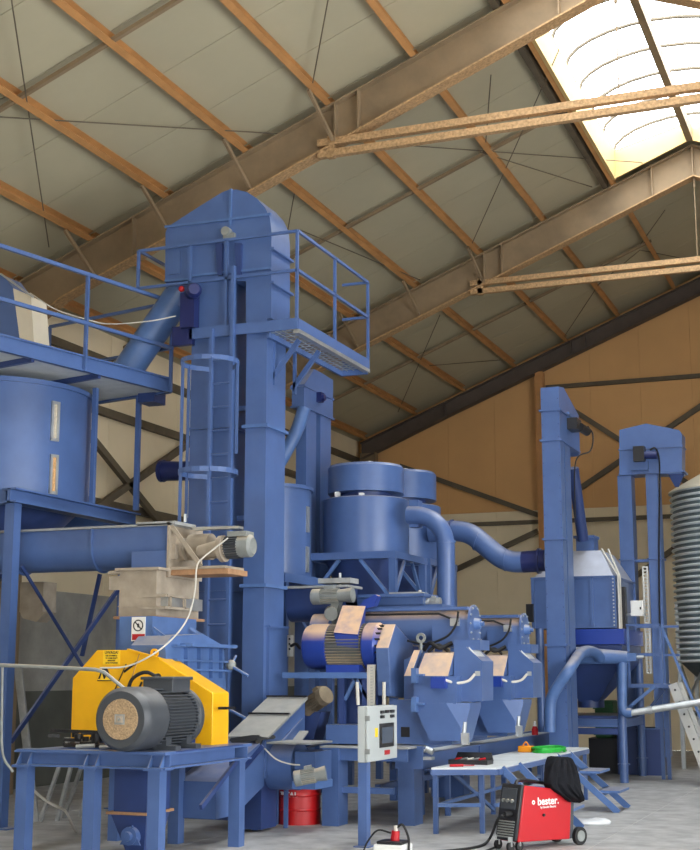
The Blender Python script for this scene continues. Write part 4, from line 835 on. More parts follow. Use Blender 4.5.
# jacket draped over its rear top corner
rows = [(756.5, 559, 567), (759, 555, 572), (764, 552, 575), (770, 550, 576.5), (777, 548.5, 578), (784, 547, 579.5), (789, 550, 580.5), (794, 556, 581), (798, 562, 581.5), (802, 568, 581)]
m = MB(); NC = 22
for r_i, (py, xa, xb) in enumerate(rows):
    for k in range(NC+1):
        t = k/NC; q = sideq(xa+(xb-xa)*t, py+1.2*math.sin(k*1.9+r_i*.6)*(r_i > 6)); bulge = math.sin(PI*t)
        fold = .034*math.sin(k*1.25+r_i*.35)*(.3+.7*r_i/9)+.018*math.sin(k*2.6-r_i*.8)
        m.v.append(wq(q[0], -.02-.07*bulge*(r_i/9+.3)+fold, q[1]))
NV = len(m.v)
for r_i, (py, xa, xb) in enumerate(rows):
    for k in range(NC+1):
        q = sideq(xa+1+(xb-xa-2)*k/NC, py); m.v.append(wq(q[0], .06+.16*math.sin(PI*k/NC), q[1]))
for b0, fl_ in ((0, 0), (NV, 1)):
    for r_i in range(len(rows)-1):
        for k in range(NC):
            a = b0+r_i*(NC+1)+k; f_ = (a, a+1, a+NC+2, a+NC+1); m.f.append(f_[::-1] if fl_ else f_)
lr = len(rows)-1
for k in range(NC): m.f += [(k, k+1, NV+k+1, NV+k), (lr*(NC+1)+k, lr*(NC+1)+k+1, NV+lr*(NC+1)+k+1, NV+lr*(NC+1)+k)]
for r_i in range(lr):
    for k in (0, NC): a = r_i*(NC+1)+k; m.f.append((a, a+NC+1, NV+a+NC+1, NV+a))
jk = part('jacket', m, CLOTH); sd = jk.modifiers.new('smooth', 'SUBSURF'); sd.levels = 1; sd.render_levels = 1
tx_ = bpy.data.textures.new('folds', 'CLOUDS'); tx_.noise_scale = .08; dp = jk.modifiers.new('folds', 'DISPLACE'); dp.texture = tx_; dp.strength = .025; dp.mid_level = .5
tag(jk, 'black jacket draped over the rear of the red welding machine', 'jacket')
# cables on the floor
p = [fpt(.47, .1)-ue*.09, WY(498, 819, 13.6), WZ(490, 838, .05), WZ(480, 846, .015), WZ(455, 850, .015), WZ(420, 853, .015)]
tag(part('welding_cable', MB().tube(bez(p), .014, 8), BLACK), 'black cable running from the welding machine front across the floor', 'cable')
p = [fpt(.4, .2), WZ(500, 842, .03), WZ(488, 850, .015), WZ(470, 856, .015)]
tag(part('welding_cable', MB().tube(bez(p), .01, 8), BLACK), 'thinner lower black cable from the welding machine', 'cable')
p = WZ(590, 824, 0); m = MB()
m.sphere(p+V((0, 0, .015)), .2, 16, (1.15, .9, .22)); m.sphere(p+V((.12, .05, .03)), .1, 12, (1.2, .8, .45)); m.sphere(p+V((-.12, -.03, .02)), .1, 12, (1.3, .9, .35))
pb = part('plastic_sheet', m, PLASTIC); dp = pb.modifiers.new('folds', 'DISPLACE'); dp.texture = tx_; dp.strength = .04; tag(pb, 'crumpled white plastic sheet on the floor behind the welding machine', 'plastic sheet')
# battery charger at the bottom edge
p = WZ(393, 852, 0); cg = thing('floor_charger', 'small white and black electrical unit with red plug on the floor at the bottom edge', 'electrical unit', p)
part('body', MB().box(p.x-.16, p.x+.16, p.y-.13, p.y+.13, 0, .08), WHITE, cg, .015); part('top_cover', MB().box(p.x-.13, p.x+.13, p.y-.12, p.y+.12, .08, .11), INDIC, cg, .01)
part('red_plug', MB().cyl(p+V((.02, 0, .11)), p+V((.03, 0, .2)), .045, .04, 14), RED, cg); part('plug_cap', MB().cyl(p+V((.03, 0, .2)), p+V((.03, 0, .25)), .022, n=10), CABLEW, cg)
part('cable', MB().tube(bez([p+V((-.02, 0, .18)), p+V((-.15, -.02, .2)), p+V((-.24, -.05, .1)), p+V((-.27, -.1, .01))]), .01, 6).tube(bez([p+V((.03, 0, .22)), p+V((.1, 0, .26)), p+V((.16, 0, .14)), p+V((.18, -.05, .02))]), .012, 6), BLACK, cg)
# ================================================================== RIGHT SIDE: ELEVATORS, COOLER, ZINC SILO
Y0 = 20.5; X0, X1 = WY(543.3, 500, Y0).x, WY(561.8, 500, Y0).x; Y1 = WX(579, 420, X1).y
e3 = thing('bucket_elevator', 'blue elevator standing in front of the cooler with sloped head', 'elevator', ((X0+X1)/2, Y0, 0))
zt3 = WY(552, 387, Y0).z; zs = WX(578, 415, X1).z; zb = WY(552, 440, Y0).z
part('head_casing', MB().prism([(X0, Y0, zb), (X0, Y0, zt3), (X0, Y0+.35, zt3+.05), (X0, Y1, zs), (X0, Y1, zb-.05), (X0, Y1-.3, zb-.0)], (X1-X0, 0, 0)), B, e3)
for yy in (410, 440, 539, 645):
    z = WY(552, yy, Y0).z; part('flange', MB().box(X0-.03, X1+.03, Y0-.03, Y0+.27 if yy > 441 else Y1-.1, z-.015, z+.015), B, e3)
part('leg', MB().box(X0, X1, Y0, Y0+.24, .0, zb), B, e3); part('leg', MB().box(X0, X1, WX(567.5, 550, X1).y, WX(573, 550, X1).y, .0, zb), B, e3)
part('rear_web', MB().box(X0+.01, X1-.05, Y0+.24, WX(567.5, 550, X1).y, .0, zb), BLUE_D, e3)
bl = MB()
for i in range(26):
    z = .9+i*.2
    for x in (X0+.02, X1-.02): bl.box(x-.008, x+.008, Y0-.006, Y0, z-.008, z+.008)
part('edge_bolts', bl, BLUE_D, e3)['kind'] = 'stuff'
dmt = thing('elevator_drive_motor', 'black gear motor on the side of the elevator in front of the cooler', 'motor', WX(571, 430, X1))
c = WX(570, 424, X1)
part('gearbox', MB().box(X1, X1+.16, c.y-.22, c.y+.12, c.z-.12, c.z+.06), INDIC, dmt); part('motor_body', MB().cyl((X1+.16, c.y, c.z-.06), (X1+.22, c.y+.25, c.z-.1), .07, n=16).cyl((X1+.1, c.y-.15, c.z-.04), (X1+.17, c.y-.15, c.z-.04), .05, n=12), INDIC, dmt)
part('bracket', MB().box(X1, X1+.03, c.y-.2, c.y+.35, c.z+.06, c.z+.16), LBLUE, dmt)
part('cable', MB().tube(bez([(X1+.22, c.y+.3, c.z), (X1+.3, c.y+.3, c.z-.15), (X1+.25, c.y+.3, c.z-.4), (X1+.05, c.y+.1, c.z-.6), (X1+.03, c.y+.05, c.z-1.5)]), .012, 6), BLACK, dmt)
fp2 = thing('fall_pipe', 'slanting blue spout from the elevator head down to the cooler inlet', 'pipe', WY(585, 540, 22.6))
part('pipe_run', MB().cyl(WY(573, 468, 22.4), WY(583, 540, 22.9), .095, n=18), BLUE_D, fp2)
# cooler
Yk = 22.6
ck = thing('counterflow_cooler', 'blue pellet cooler with bright metal hood behind the elevator', 'cooler', (-4.8, 23.2, 0))
xa, xm, xb = WY(533, 600, Yk).x, WY(614, 600, Yk).x, WY(614, 600, Yk).x; dk_ = WX(634, 600, xm).y-Yk
zt_k = WY(590, 577, Yk).z; zb_k = WY(590, 628, Yk).z
part('body', MB().box(xa, xb, Yk, Yk+dk_, zb_k, zt_k), B, ck)
for px in (573.5, 592, 613): x = WY(px, 600, Yk).x; part('panel_rib', MB().box(x-.025, x+.025, Yk-.03, Yk, zb_k, zt_k), B, ck)
for x in (xa, xb): part('corner_flange', MB().box(x-.02, x+.035, Yk-.035, Yk+.0, zb_k, zt_k).box(x, x+.035, Yk+dk_-.03, Yk+dk_+.02, zb_k, zt_k), B, ck)
bl = MB()
for i in range(14):
    z = zb_k+.04+i*(zt_k-zb_k-.08)/13; bl.cyl((xb+.0, Yk-.05, z), (xb+.0, Yk-.03, z), .014, n=6)
part('flange_bolts', bl, GALV, ck)['kind'] = 'stuff'
nz = WY(585, 551, Yk+.4).z; xc0, xc1 = WY(568, 551, Yk+.35).x, WY(601, 551, Yk+.35).x
part('metal_hood', MB().hexa([(xa, Yk, zt_k), (xb, Yk, zt_k), (xb, Yk+dk_, zt_k), (xa, Yk+dk_, zt_k)], [(xc0, Yk+.35, nz), (xc1, Yk+.35, nz), (xc1, Yk+dk_-.35, nz), (xc0, Yk+dk_-.35, nz)]), mat('bright_hood_metal', (186, 190, 204), .42, .5, var=.1, scale=4), ck)
part('hood_edge', MB().box(xa-.03, xb+.03, Yk-.03, Yk+dk_+.03, zt_k-.015, zt_k+.015), B, ck)
part('inlet_neck', MB().box(WY(576, 545, Yk+.4).x, WY(594, 545, Yk+.4).x, Yk+.4, Yk+.75, nz, nz+.22).box(WY(574, 545, Yk+.4).x, WY(595, 545, Yk+.4).x, Yk+.36, Yk+.79, nz+.22, nz+.26), B, ck)
for s in (0, .16): part('conduit', MB().tube([(xc1+s*.5, Yk+.4+s, nz+.03), (xb+.05, Yk+.15+s, zt_k+.03), (xb+.05, Yk+.15+s, zb_k-.3)], .018, 8), CABLEW, ck)
part('valve_block', MB().box(xb+.03, xb+.12, Yk+.35, Yk+.5, zt_k-.9, zt_k-.15), INDIC, ck)
part('discharge_band', MB().box(xa+.25, WY(624, 636, Yk-.05).x, Yk-.06, Yk+dk_-.1, WY(600, 644.5, Yk).z, WY(600, 629, Yk).z), VBLUE, ck)
xh0, xh1 = WY(562, 660, Yk).x, WY(622, 660, Yk).x; zh0 = WY(600, 645, Yk).z; zh1 = WY(590, 702, Yk).z; xe0, xe1 = WY(574, 700, Yk).x, WY(594, 700, Yk).x
part('hopper', MB().hexa([(xe0, Yk+.35, zh1), (xe1, Yk+.35, zh1), (xe1, Yk+.75, zh1), (xe0, Yk+.75, zh1)], [(xh0, Yk+.02, zh0-.25), (xh1, Yk+.02, zh0-.25), (xh1, Yk+dk_-.1, zh0-.25), (xh0, Yk+dk_-.1, zh0-.25)]).box(xh0, xh1, Yk+.02, Yk+dk_-.1, zh0-.25, zh0), BLUE_D, ck)
part('outlet_collar', MB().cyl(((xe0+xe1)/2, Yk+.55, zh1-.1), ((xe0+xe1)/2, Yk+.55, zh1+.02), .22, n=20), BLUE_D, ck)
xp = WY(623, 740, Yk).x
zp0 = WY(600, 719, Yk).z; zp1 = WY(600, 727, Yk).z
for x, y in ((xp, Yk), (xp, Yk+dk_-.15), (xa+.1, Yk), (xa+.1, Yk+dk_-.15), (WY(572, 700, Yk).x, Yk)):
    part('stand_leg', MB().cyl((x, y, 0), (x, y, zb_k if x < -4.4 else WY(623, 655, Yk).z), .07, n=14).cyl((x, y, .28), (x, y, .3), .1, n=14), B, ck)
for y in (Yk, Yk+dk_-.15):
    part('stand_beam', MB().box(xa+.1, xp, y-.05, y+.05, zp1, zp1+.02).box(xa+.1, xp, y-.05, y+.05, zp0-.02, zp0).box(xa+.1, xp, y-.01, y+.01, zp1, zp0), B, ck)
part('stand_beam', MB().box(xp-.05, xp+.05, Yk, Yk+dk_-.15, zp1, zp0), B, ck)
part('drop_pan', MB().box(xa+.2, xp-.1, Yk+.1, Yk+dk_, zp0, zp0+.05), BLUE_D, ck)
part('lower_rail', MB().box(xa+.1, xp, Yk-.03, Yk+.03, .75, .85), BLUE_D, ck)
part('control_box', MB().box(*pxbox(526, 533, 604, 622, 22.5, .15)), INDIC, ck); part('control_box_arm', MB().box(WY(530, 610, 22.55).x, xa+.02, 22.62, 22.68, WY(530, 614, 22.5).z-.03, WY(530, 614, 22.5).z+.03), B, ck)
# suction pipes in front of the cooler
sp_ = thing('suction_pipe', 'pale blue tapered horizontal pipe with bent branch in front of the cooler hopper', 'pipe', WY(600, 660, 22.2))
Ys = 22.25
part('tapered_pipe', MB().cyl(WY(563, 655, Ys), WY(628, 657.5, Ys), .15, .1, 22), LBLUE, sp_); part('nozzle', MB().box(*pxbox(627, 636, 653, 661, Ys-.08, .16)), LBLUE, sp_)
part('valve_rod', MB().cyl(WY(635, 657, Ys), WY(644, 657, Ys), .025, n=8), GALV, sp_)
part('branch_pipe', MB().tube(bez([WY(600, 658, Ys-.12), WY(596, 653.5, Ys-.3), WY(588, 651, Ys-.7), WY(580, 654, Ys-1.2), WY(571, 667, 20.3), WY(560, 683, 20.25), WY(552, 697, 20.25), WY(550, 710, 20.25), WY(550, 732, 20.25)], 5), .085, 16), LBLUE, sp_)
part('drop_pipe', MB().tube(bez([WY(622.5, 660, Ys), WY(622.5, 690, Ys), WY(622.5, 706, Ys), WY(625, 712, Ys), WY(632, 713, Ys)], 5), .075, 14), LBLUE, sp_)
tag(part('galvanised_pipe', MB().cyl(WY(630, 713, 22.25), WY(720, 699, 22.4), .055, n=14).cyl(WY(648, 710.3, 22.25), WY(652, 709.7, 22.25), .065, n=14), GALV), 'long galvanised pipe running right from the cooler towards the zinc silo', 'pipe')
# walkway right of the cooler
wk = thing('side_walkway', 'blue railed walkway with braces between the cooler and the zinc silo', 'walkway', WY(645, 690, 23))
Yq = 22.75; xw0, xw1 = WY(628, 684, Yq).x, WY(673, 684, Yq).x; zw_ = WY(650, 684, Yq).z; zr_ = WY(645, 625, Yq).z
part('deck', MB().box(xw0, xw1, Yq, Yq+.9, zw_-.06, zw_), B, wk)
for px in (628.5, 661): x = WY(px, 650, Yq).x; part('rail_post', MB().box(x-.02, x+.02, Yq-.02, Yq+.02, zw_, zr_), B, wk)
for z in (zr_, (zr_+zw_)/2): part('handrail', MB().bar((xw0, Yq, z), (WY(661, 650, Yq).x, Yq, z), .04), B, wk); part('handrail', MB().bar((xw0, Yq+.9, z), (xw1, Yq+.9, z), .04), B, wk)
part('handrail', MB().bar(WY(661, 625, Yq), WY(712, 745, Yq), .04), LBLUE, wk)
part('brace', MB().bar(WY(627, 709, Yq), WY(655, 686, Yq), .05), LBLUE, wk); part('brace', MB().bar(WY(650, 708, Yq+.8), WY(664, 690, Yq+.8), .05), B, wk)
for px in (662, 668): x = WY(px, 730, Yq+.85).x; part('post', MB().box(x-.03, x+.03, Yq+.82, Yq+.88, 0, zw_-.06), B, wk)
# ladder leaning on the walkway
al = thing('aluminium_ladder', 'perforated aluminium ladder leaning on the walkway at the right edge', 'ladder', WZ(705, 790, 0))
a, b = WY(673, 684, Yq-.05), WY(716, 797, Yq-.65)
m = MB().bar(a, b, .04, .15, up=(1, 0, .4)); part('stile', m, ALU, al)
off_ = V((.0, .55, 0)); part('stile', MB().bar(a+off_, b+off_, .04, .15, up=(1, 0, .4)), ALU, al)
for k in range(9): c = a+(b-a)*(k+.5)/9; part('rung', MB().cyl(c, c+off_, .022, n=8), ALU, al); part('rung_end', MB().cyl(c-V((0, .03, 0)), c, .018, n=8), INDIC, al)
# right twin-leg elevator
Y0 = 24.5; e4 = thing('bucket_elevator', 'blue twin-leg elevator with wide gabled head next to the zinc silo', 'elevator', WY(650, 775, Y0))
hp = [(619.3, 474), (619.3, 430), (646, 423.5), (679, 430), (682, 434), (682, 474)]
part('head_casing', MB().prism([WY(x, y, Y0) for x, y in hp], (0, .4, 0)), B, e4)
z = WY(650, 448, Y0).z; xx0, xx1 = WY(619, 450, Y0).x, WY(682, 450, Y0).x
part('head_rib', MB().box(xx0-.01, xx1+.02, Y0-.02, Y0+.42, z-.012, z+.012), B, e4); z = WY(650, 473, Y0).z; part('head_rib', MB().box(xx0-.02, xx1+.03, Y0-.03, Y0+.43, z-.015, z+.015), B, e4)
for a, b in ((620, 634), (648.5, 661)):
    xq0_, xq1_ = WY(a, 560, Y0).x, WY(b, 560, Y0).x; part('leg', MB().box(xq0_, xq1_, Y0+.02, Y0+.38, .3, WY(650, 474, Y0).z), B, e4)
    z = WY(640, 559, Y0).z; part('leg_flange', MB().box(xq0_-.02, xq1_+.03, Y0-.01, Y0+.41, z-.012, z+.012), B, e4)
part('leg_tie', MB().box(WY(634, 559, Y0).x, WY(649, 559, Y0).x, Y0+.1, Y0+.2, WY(640, 560, Y0).z-.03, WY(640, 560, Y0).z+.02), B, e4)
part('boot', MB().box(WY(640, 750, Y0).x, WY(665, 750, Y0).x, Y0-.1, Y0+.5, 0, WY(655, 728, Y0).z), BLUE_D, e4); part('boot', MB().box(WY(618, 750, Y0).x, WY(641, 750, Y0).x, Y0-.05, Y0+.45, 0, 1.0), BLUE_D, e4)
part('boot_flange', MB().box(WY(638, 750, Y0).x, WY(667, 750, Y0).x, Y0-.14, Y0+.54, WY(655, 728, Y0).z-.02, WY(655, 728, Y0).z), B, e4)
part('outlet_spout', MB().hexa([WY(675, 487, Y0+.1), WY(679, 487, Y0+.1), WY(679, 487, Y0+.2), WY(675, 487, Y0+.2)], [WY(668, 474, Y0+.02), WY(684, 474, Y0+.02), WY(684, 474, Y0+.35), WY(668, 474, Y0+.35)]), BLUE_D, e4)
dm4 = thing('elevator_drive_motor', 'black gear motor on the front of the twin-leg elevator by the zinc silo', 'motor', WY(640, 455, Y0))
part('gearbox', MB().box(*pxbox(633, 644, 446, 461, Y0-.2, .2)), INDIC, dm4); part('motor_body', MB().cyl(WY(643, 455, Y0-.12), WY(657, 455, Y0-.12), .07, n=16), NAVY, dm4); part('mount_plate', MB().box(*pxbox(631, 648, 461, 470, Y0-.08, .08)), B, dm4)
part('cable', MB().tube(bez([WY(650, 450, Y0-.1), WY(655, 448, Y0-.1), WY(659, 458, Y0-.06), WY(659.5, 480, Y0-.02), WY(659, 560, Y0-.02), WY(660, 640, Y0-.02)]), .016, 6), BLACK, dm4)
cable_tray('cable_tray', 'tall perforated white cable tray rising in front of the twin-leg elevator', 644, 650, 567, 673, 24.49, 30)
jb = thing('junction_box', 'white wall box hung beside the cooler body', 'box', WY(636, 616, 23.6)); jq = pxbox(630.5, 643, 600.5, 616, 23.6, .12)
part('body', MB().box(*jq), WHITE, jb, .008); part('lock', MB().box(jq[1]-.05, jq[1]-.03, 23.58, 23.6, (jq[4]+jq[5])/2-.02, (jq[4]+jq[5])/2+.02), INDIC, jb)
part('mount_bar', MB().box(jq[0]-.25, jq[1], 23.72, 23.76, jq[4]+.02, jq[4]+.06), GALV, jb)
# corrugated zinc silo
Ycs = 26.7; pc = WY(748, 490, Ycs); R = 1.42; zt5 = WY(700, 487, Ycs-R*.8).z; zb5 = WY(680, 661, Ycs-.9).z
lx = WY(673, 560, Ycs-.35).x; cxs = lx+R-.02
cs_ = thing('corrugated_silo', 'round corrugated zinc silo with cream cone roof at the right edge', 'silo', (cxs, Ycs, 0))
NR = 29; prof = []
for i in range(NR*8+1):
    z = zb5+(zt5-zb5)*i/(NR*8); prof.append((R-.012+.014*math.cos(2*PI*i/8), z))
part('shell', MB().lathe((cxs, Ycs, 0), prof, 72), CORR, cs_)
tr_ = part('corrugation_highlight_ring', MB().lathe((cxs, Ycs, zb5), [(R-.005, -.026), (R+.03, -.014), (R+.038, 0), (R+.03, .014), (R-.005, .026)], 72), ZINC, cs_)  # separate paler rings paint the reflected light on each ridge
for i in range(1, NR+1): q_ = sub(tr_, cs_); q_.location = (0, 0, (zt5-zb5)*i/NR)
part('cone_roof', MB().lathe((cxs, Ycs, 0), [(R+.06, zt5), (R+.05, zt5+.03), (.2, zt5+.75), (0, zt5+.76)], 48), CONEC, cs_)
part('hopper_cone', MB().lathe((cxs, Ycs, 0), [(R-.03, zb5), (.2, .75), (.2, .5)], 48), mat('dark_zinc_cone', (92, 104, 110), .5, .5, var=.2), cs_)
for k in range(8):
    a = PI+.25+k*PI/4; x, y = cxs+(R-.02)*math.cos(a), Ycs+(R-.02)*math.sin(a)
    part('leg', MB().box(x-.035, x+.035, y-.05, y+.05, 0, zb5+1.1), GALV, cs_)
    a2 = a+PI/4; x2, y2 = cxs+R*math.cos(a2), Ycs+R*math.sin(a2); part('ring_brace', MB().bar((x, y, 1.0), (x2, y2, 1.0), .05, .06), GALV, cs_); part('ring_brace', MB().bar((x, y, 1.0), (x2, y2, 2.0), .03, .05), GALV, cs_)
part('corner_batten', MB().bar(V((cxs+R*math.cos(PI+.3), Ycs+R*math.sin(PI+.3), 0)), V((cxs+R*math.cos(PI+.3), Ycs+R*math.sin(PI+.3), zb5+.9)), .06, .04), GALV, cs_)
lp = WY(677, 703, 23.0); tag(part('orange_beacon', MB().sphere(lp, .05, 12).cyl(lp-V((0, 0, .09)), lp-V((0, 0, .03)), .04, n=10), ORANGE), 'small round orange lamp beside the aluminium ladder', 'lamp')
# green motor-pump and dark crate behind the cooler stand
p = WZ(623, 790, 0); gp = thing('green_machine', 'dark green machine standing under the cooler frame', 'machine', (-5, 24.9, 0))
part('body', MB().box(-5.1, -4.78, 24.7, 25.2, .6, 1.25), GREEN, gp, .03); part('base', MB().box(-5.2, -4.7, 24.6, 25.3, 0, .6), INDIC, gp)
for k in range(4): part('fin_plate', MB().box(-5.12, -4.76, 24.66, 24.7, .65+k*.15, .73+k*.15), GREEN, gp)
# ================================================================== HAMMER MILL (left foreground)
YT = 11.2; xt0, xt1 = WY(14, 760, YT).x, WY(165, 766, YT).x; ztt = WY(90, 752, YT).z; ztb = WY(90, 768, YT).z; YT1 = 13.0
tf = thing('hammer_mill_stand', 'heavy blue H-beam frame under the yellow-guarded hammer mill', 'frame', ((xt0+xt1)/2, YT, 0))
def hbeam(a, b, nm='beam'): return part(nm, MB().ibeam(a, b, .2, ztt-ztb, .016), B, tf)
zm_ = (ztt+ztb)/2
hbeam((xt0, YT+.1, zm_), (xt1, YT+.1, zm_)); hbeam((xt0, YT1-.1, zm_), (xt1, YT1-.1, zm_))
for x in (xt0+.1, xt1-.1): hbeam((x, YT+.2, zm_), (x, YT1-.2, zm_), 'cross_beam')
for px in (22, 90, 155):
    x = WY(px, 800, YT).x
    part('leg', MB().box(x-.09, x+.03, YT+.02, YT+.15, 0, ztb), B, tf)
    part('leg_cap', MB().box(x-.12, x+.07, YT-.02, YT+.2, ztb-.012, ztb+.012), B, tf)
    for s in (-.09, .03): part('gusset', MB().prism([(x+s, YT+.08, ztt-.01), (x+s, YT+.08, ztb), (x+s, YT-.01, ztb)], (.012, 0, 0)), LBLUE, tf)
for x in (xt0+.1, xt1-.12, (xt0+xt1)/2):
    part('leg', MB().box(x-.06, x+.06, YT1-.15, YT1-.02, 0, ztb), B, tf)
part('base_plate', MB().box(xt0+.02, xt1, YT+.0, YT+.2, ztt, ztt+.012), B, tf); part('base_plate', MB().box(xt0+.02, xt1, YT1-.2, YT1, ztt, ztt+.012), B, tf); part('motor_slide', MB().box(WY(95, 750, YT).x, xt1, YT+.2, YT1-.2, ztt, ztt+.013), BLUE_D, tf)
part('diagonal_brace', MB().bar((xt1-.1, YT1-.9, .45), (xt1-.1, YT1-.15, ztb-.02), .03, .05), BLUE_D, tf)
zk = ztt+.014
mo = thing('mill_motor', 'large dark grey finned motor with dusty round fan grille beside the yellow guard', 'motor', (-6.8, 11.8, zk))
c0 = WY(121, 722.5, 11.0); R = .288; xm_, zc = c0.x, max(c0.z, zk+R+.004)
y0, y1, y2 = 11.0, 11.38, 12.1
part('fan_cowl', MB().lathe((xm_, 0, zc), [(R*.6, y0-.01), (R*.86, y0-.012), (R*.98, y0+.03), (R, y0+.08), (R, y1), (R*.9, y1)], 48, 'y'), DGREY, mo)
gp_ = part('fan_grille', MB().lathe((xm_, 0, zc), [(0, y0-.022), (R*.62, y0-.02), (R*.64, y0-.005)], 40, 'y'), mat('dusty_grille', (166, 140, 108), .9, var=.5, scale=60, bump=.5), mo)
part('grille_badge', MB().box(xm_-.05, xm_+.05, y0-.03, y0-.02, zc-.045, zc+.045), GALV, gp_); part('badge_centre', MB().box(xm_-.035, xm_+.035, y0-.034, y0-.029, zc-.03, zc+.03), BEIGE, gp_); part('badge_bolt', MB().cyl((xm_, y0-.045, zc), (xm_, y0-.03, zc), .012, n=10), GALV, gp_)
m = MB().cyl((xm_, y1, zc), (xm_, y2, zc), R*.8, n=36)
for s in range(-9, 10):       # horizontal fin comb on both flanks
    h = s*.029; w2 = math.sqrt(max(.0, (R*.97)**2-h*h)); m.box(xm_-w2, xm_+w2, y1+.03, y2-.1, zc+h-.005, zc+h+.005)
part('finned_body', m, DGREY, mo)
part('end_shield', MB().lathe((xm_, 0, zc), [(R*.9, y2-.1), (R*.98, y2-.08), (R*.98, y2-.02), (R*.5, y2)], 40, 'y'), DGREY, mo)
part('terminal_box', MB().box(xm_-.12, xm_+.2, y1+.2, y1+.55, zc+R*.8, zc+R+.08).box(xm_-.14, xm_+.22, y1+.18, y1+.57, zc+R+.06, zc+R+.09), DGREY, mo, .008)
part('drive_shaft', MB().cyl((xm_, y2-.02, zc), (xm_, 12.5, zc), .05, n=14), GALV, mo)
for y in (y1+.1, y2-.22): part('foot', MB().box(xm_-.3, xm_+.3, y, y+.1, zk, zk+.04).box(xm_-.2, xm_+.2, y, y+.1, zk+.04, zc-R*.6), DGREY, mo)
part('lifting_eye', MB().lathe((xm_-.16, y1+.55, zc+R+.06), [(.06, -.012), (.06, .012), (.035, .012), (.035, -.012), (.06, -.012)], 16, 'x'), INDIC, mo)
part('cable', MB().tube(bez([(xm_-.05, y1+.5, zc+R+.02), (xm_-.22, y1+.45, zc+R+.13), (xm_-.36, y1+.4, zc+R+.06), (xm_-.35, y1+.35, zc+R-.1), (xm_-.2, y1+.4, zc+R-.12)]), .018, 8), BLACK, mo)
# yellow guard
YY = 12.5; yg = thing('belt_guard', 'yellow sheet-metal safety guard with warning sticker behind the dark grey motor', 'guard', WY(150, 745, YY))
op = [(70.5, 739), (72.5, 678), (97, 650), (128, 650), (160, 659), (213, 693), (212, 749), (195, 747), (195, 739)]
part('front_sheet', MB().prism([WY(x, y, YY) for x, y in op], (0, .36, 0)), YEL, yg, .008)
part('edge_flange', MB().bar(WY(128, 649.5, YY), WY(160, 658.5, YY), .04, .02), YEL, yg)
a = pxbox(152, 157, 652, 657, YY+.1, .03); part('lifting_eye', MB().lathe(WY(154.5, 653, YY+.1), [(.045, -.012), (.045, .012), (.022, .012), (.022, -.012), (.045, -.012)], 16, 'y'), YEL, yg)
part('latch', MB().box(*pxbox(218, 227, 707, 709.5, YY-.0, .2)), INDIC, yg)
stk = part('warning_sticker', MB().box(*pxbox(103, 120, 650.5, 664.5, YY-.004, .006)), YELS, yg)
for i, (s, z_) in enumerate((('UWAGA!', .04), ('NIE OTWIERAC', .02), ('W CZASIE PRACY', .018), ('MASZYNY', .02), ('GROZI WYPADKIEM', .016))):
    text('lettering', s, z_, INDIC, yg, WY(111.5, (652.6, 655.8, 658.2, 660.6, 663)[i], YY-.006), (1, 0, 0), (0, 0, 1), .001, bold=.0006)
t0 = [WY(97, 681, YY-.005), WY(112, 681, YY-.005), WY(107, 668, YY-.005), WY(102.5, 668, YY-.005)]; part('black_warning_mark', MB().prism(t0, (0, .006, 0)), INDIC, yg)
part('warning_mark_inner', MB().prism([WY(100, 679, YY-.007), WY(103.6, 679, YY-.007), WY(101.8, 673, YY-.007)], (0, .003, 0)).prism([WY(105, 679, YY-.007), WY(109, 679, YY-.007), WY(107, 673, YY-.007)], (0, .003, 0)), YELS, yg)
part('warning_bar', MB().bar(WY(98, 679.5, YY-.007), WY(111, 679.5, YY-.007), .004, .012), YELS, yg)
for a, b in (((115, 690), (126.5, 664)), ((138, 690), (142, 682)), ((124, 672), (137, 662))): part('dark_slit', MB().bar(WY(*a, YY-.004), WY(*b, YY-.004), .006, .022), INDIC, yg)
part('front_seam', MB().bar(WY(140, 652, YY-.004), WY(128, 690, YY-.004), .006, .008), WOODM, yg)
# scrap and couplings on the frame
cp = thing('coupling_parts', 'pile of dark steel coupling parts on the mill frame under the yellow guard', 'machine parts', WY(75, 750, 11.9))
random.seed(11); m = MB()
for k in range(26):
    x = xt0+.16+.72*random.random(); y = 11.45+.75*random.random(); z = zk+random.choice((0, .045, .09)); l = .06+.16*random.random()
    part(*(('steel_bar', MB().bar((x, y, z+.02), (x+l, y+.04*random.random(), z+.02), .035, .03)) if k % 3 else ('steel_ring', MB().cyl((x, y, z), (x, y, z+.045), .03+.03*random.random(), n=10))), INDIC, cp)
part('bright_bolts', MB().cyl((xt0+.55, 11.4, zk+.02), (xt0+.72, 11.45, zk+.03), .02, n=8).cyl((xt0+.8, 11.42, zk+.02), (xt0+.95, 11.4, zk+.03), .018, n=8), GALV, cp)
part('top_rail', MB().bar((xt0+.2, 11.5, zk+.16), (xt0+.9, 11.5, zk+.15), .03), INDIC, cp)
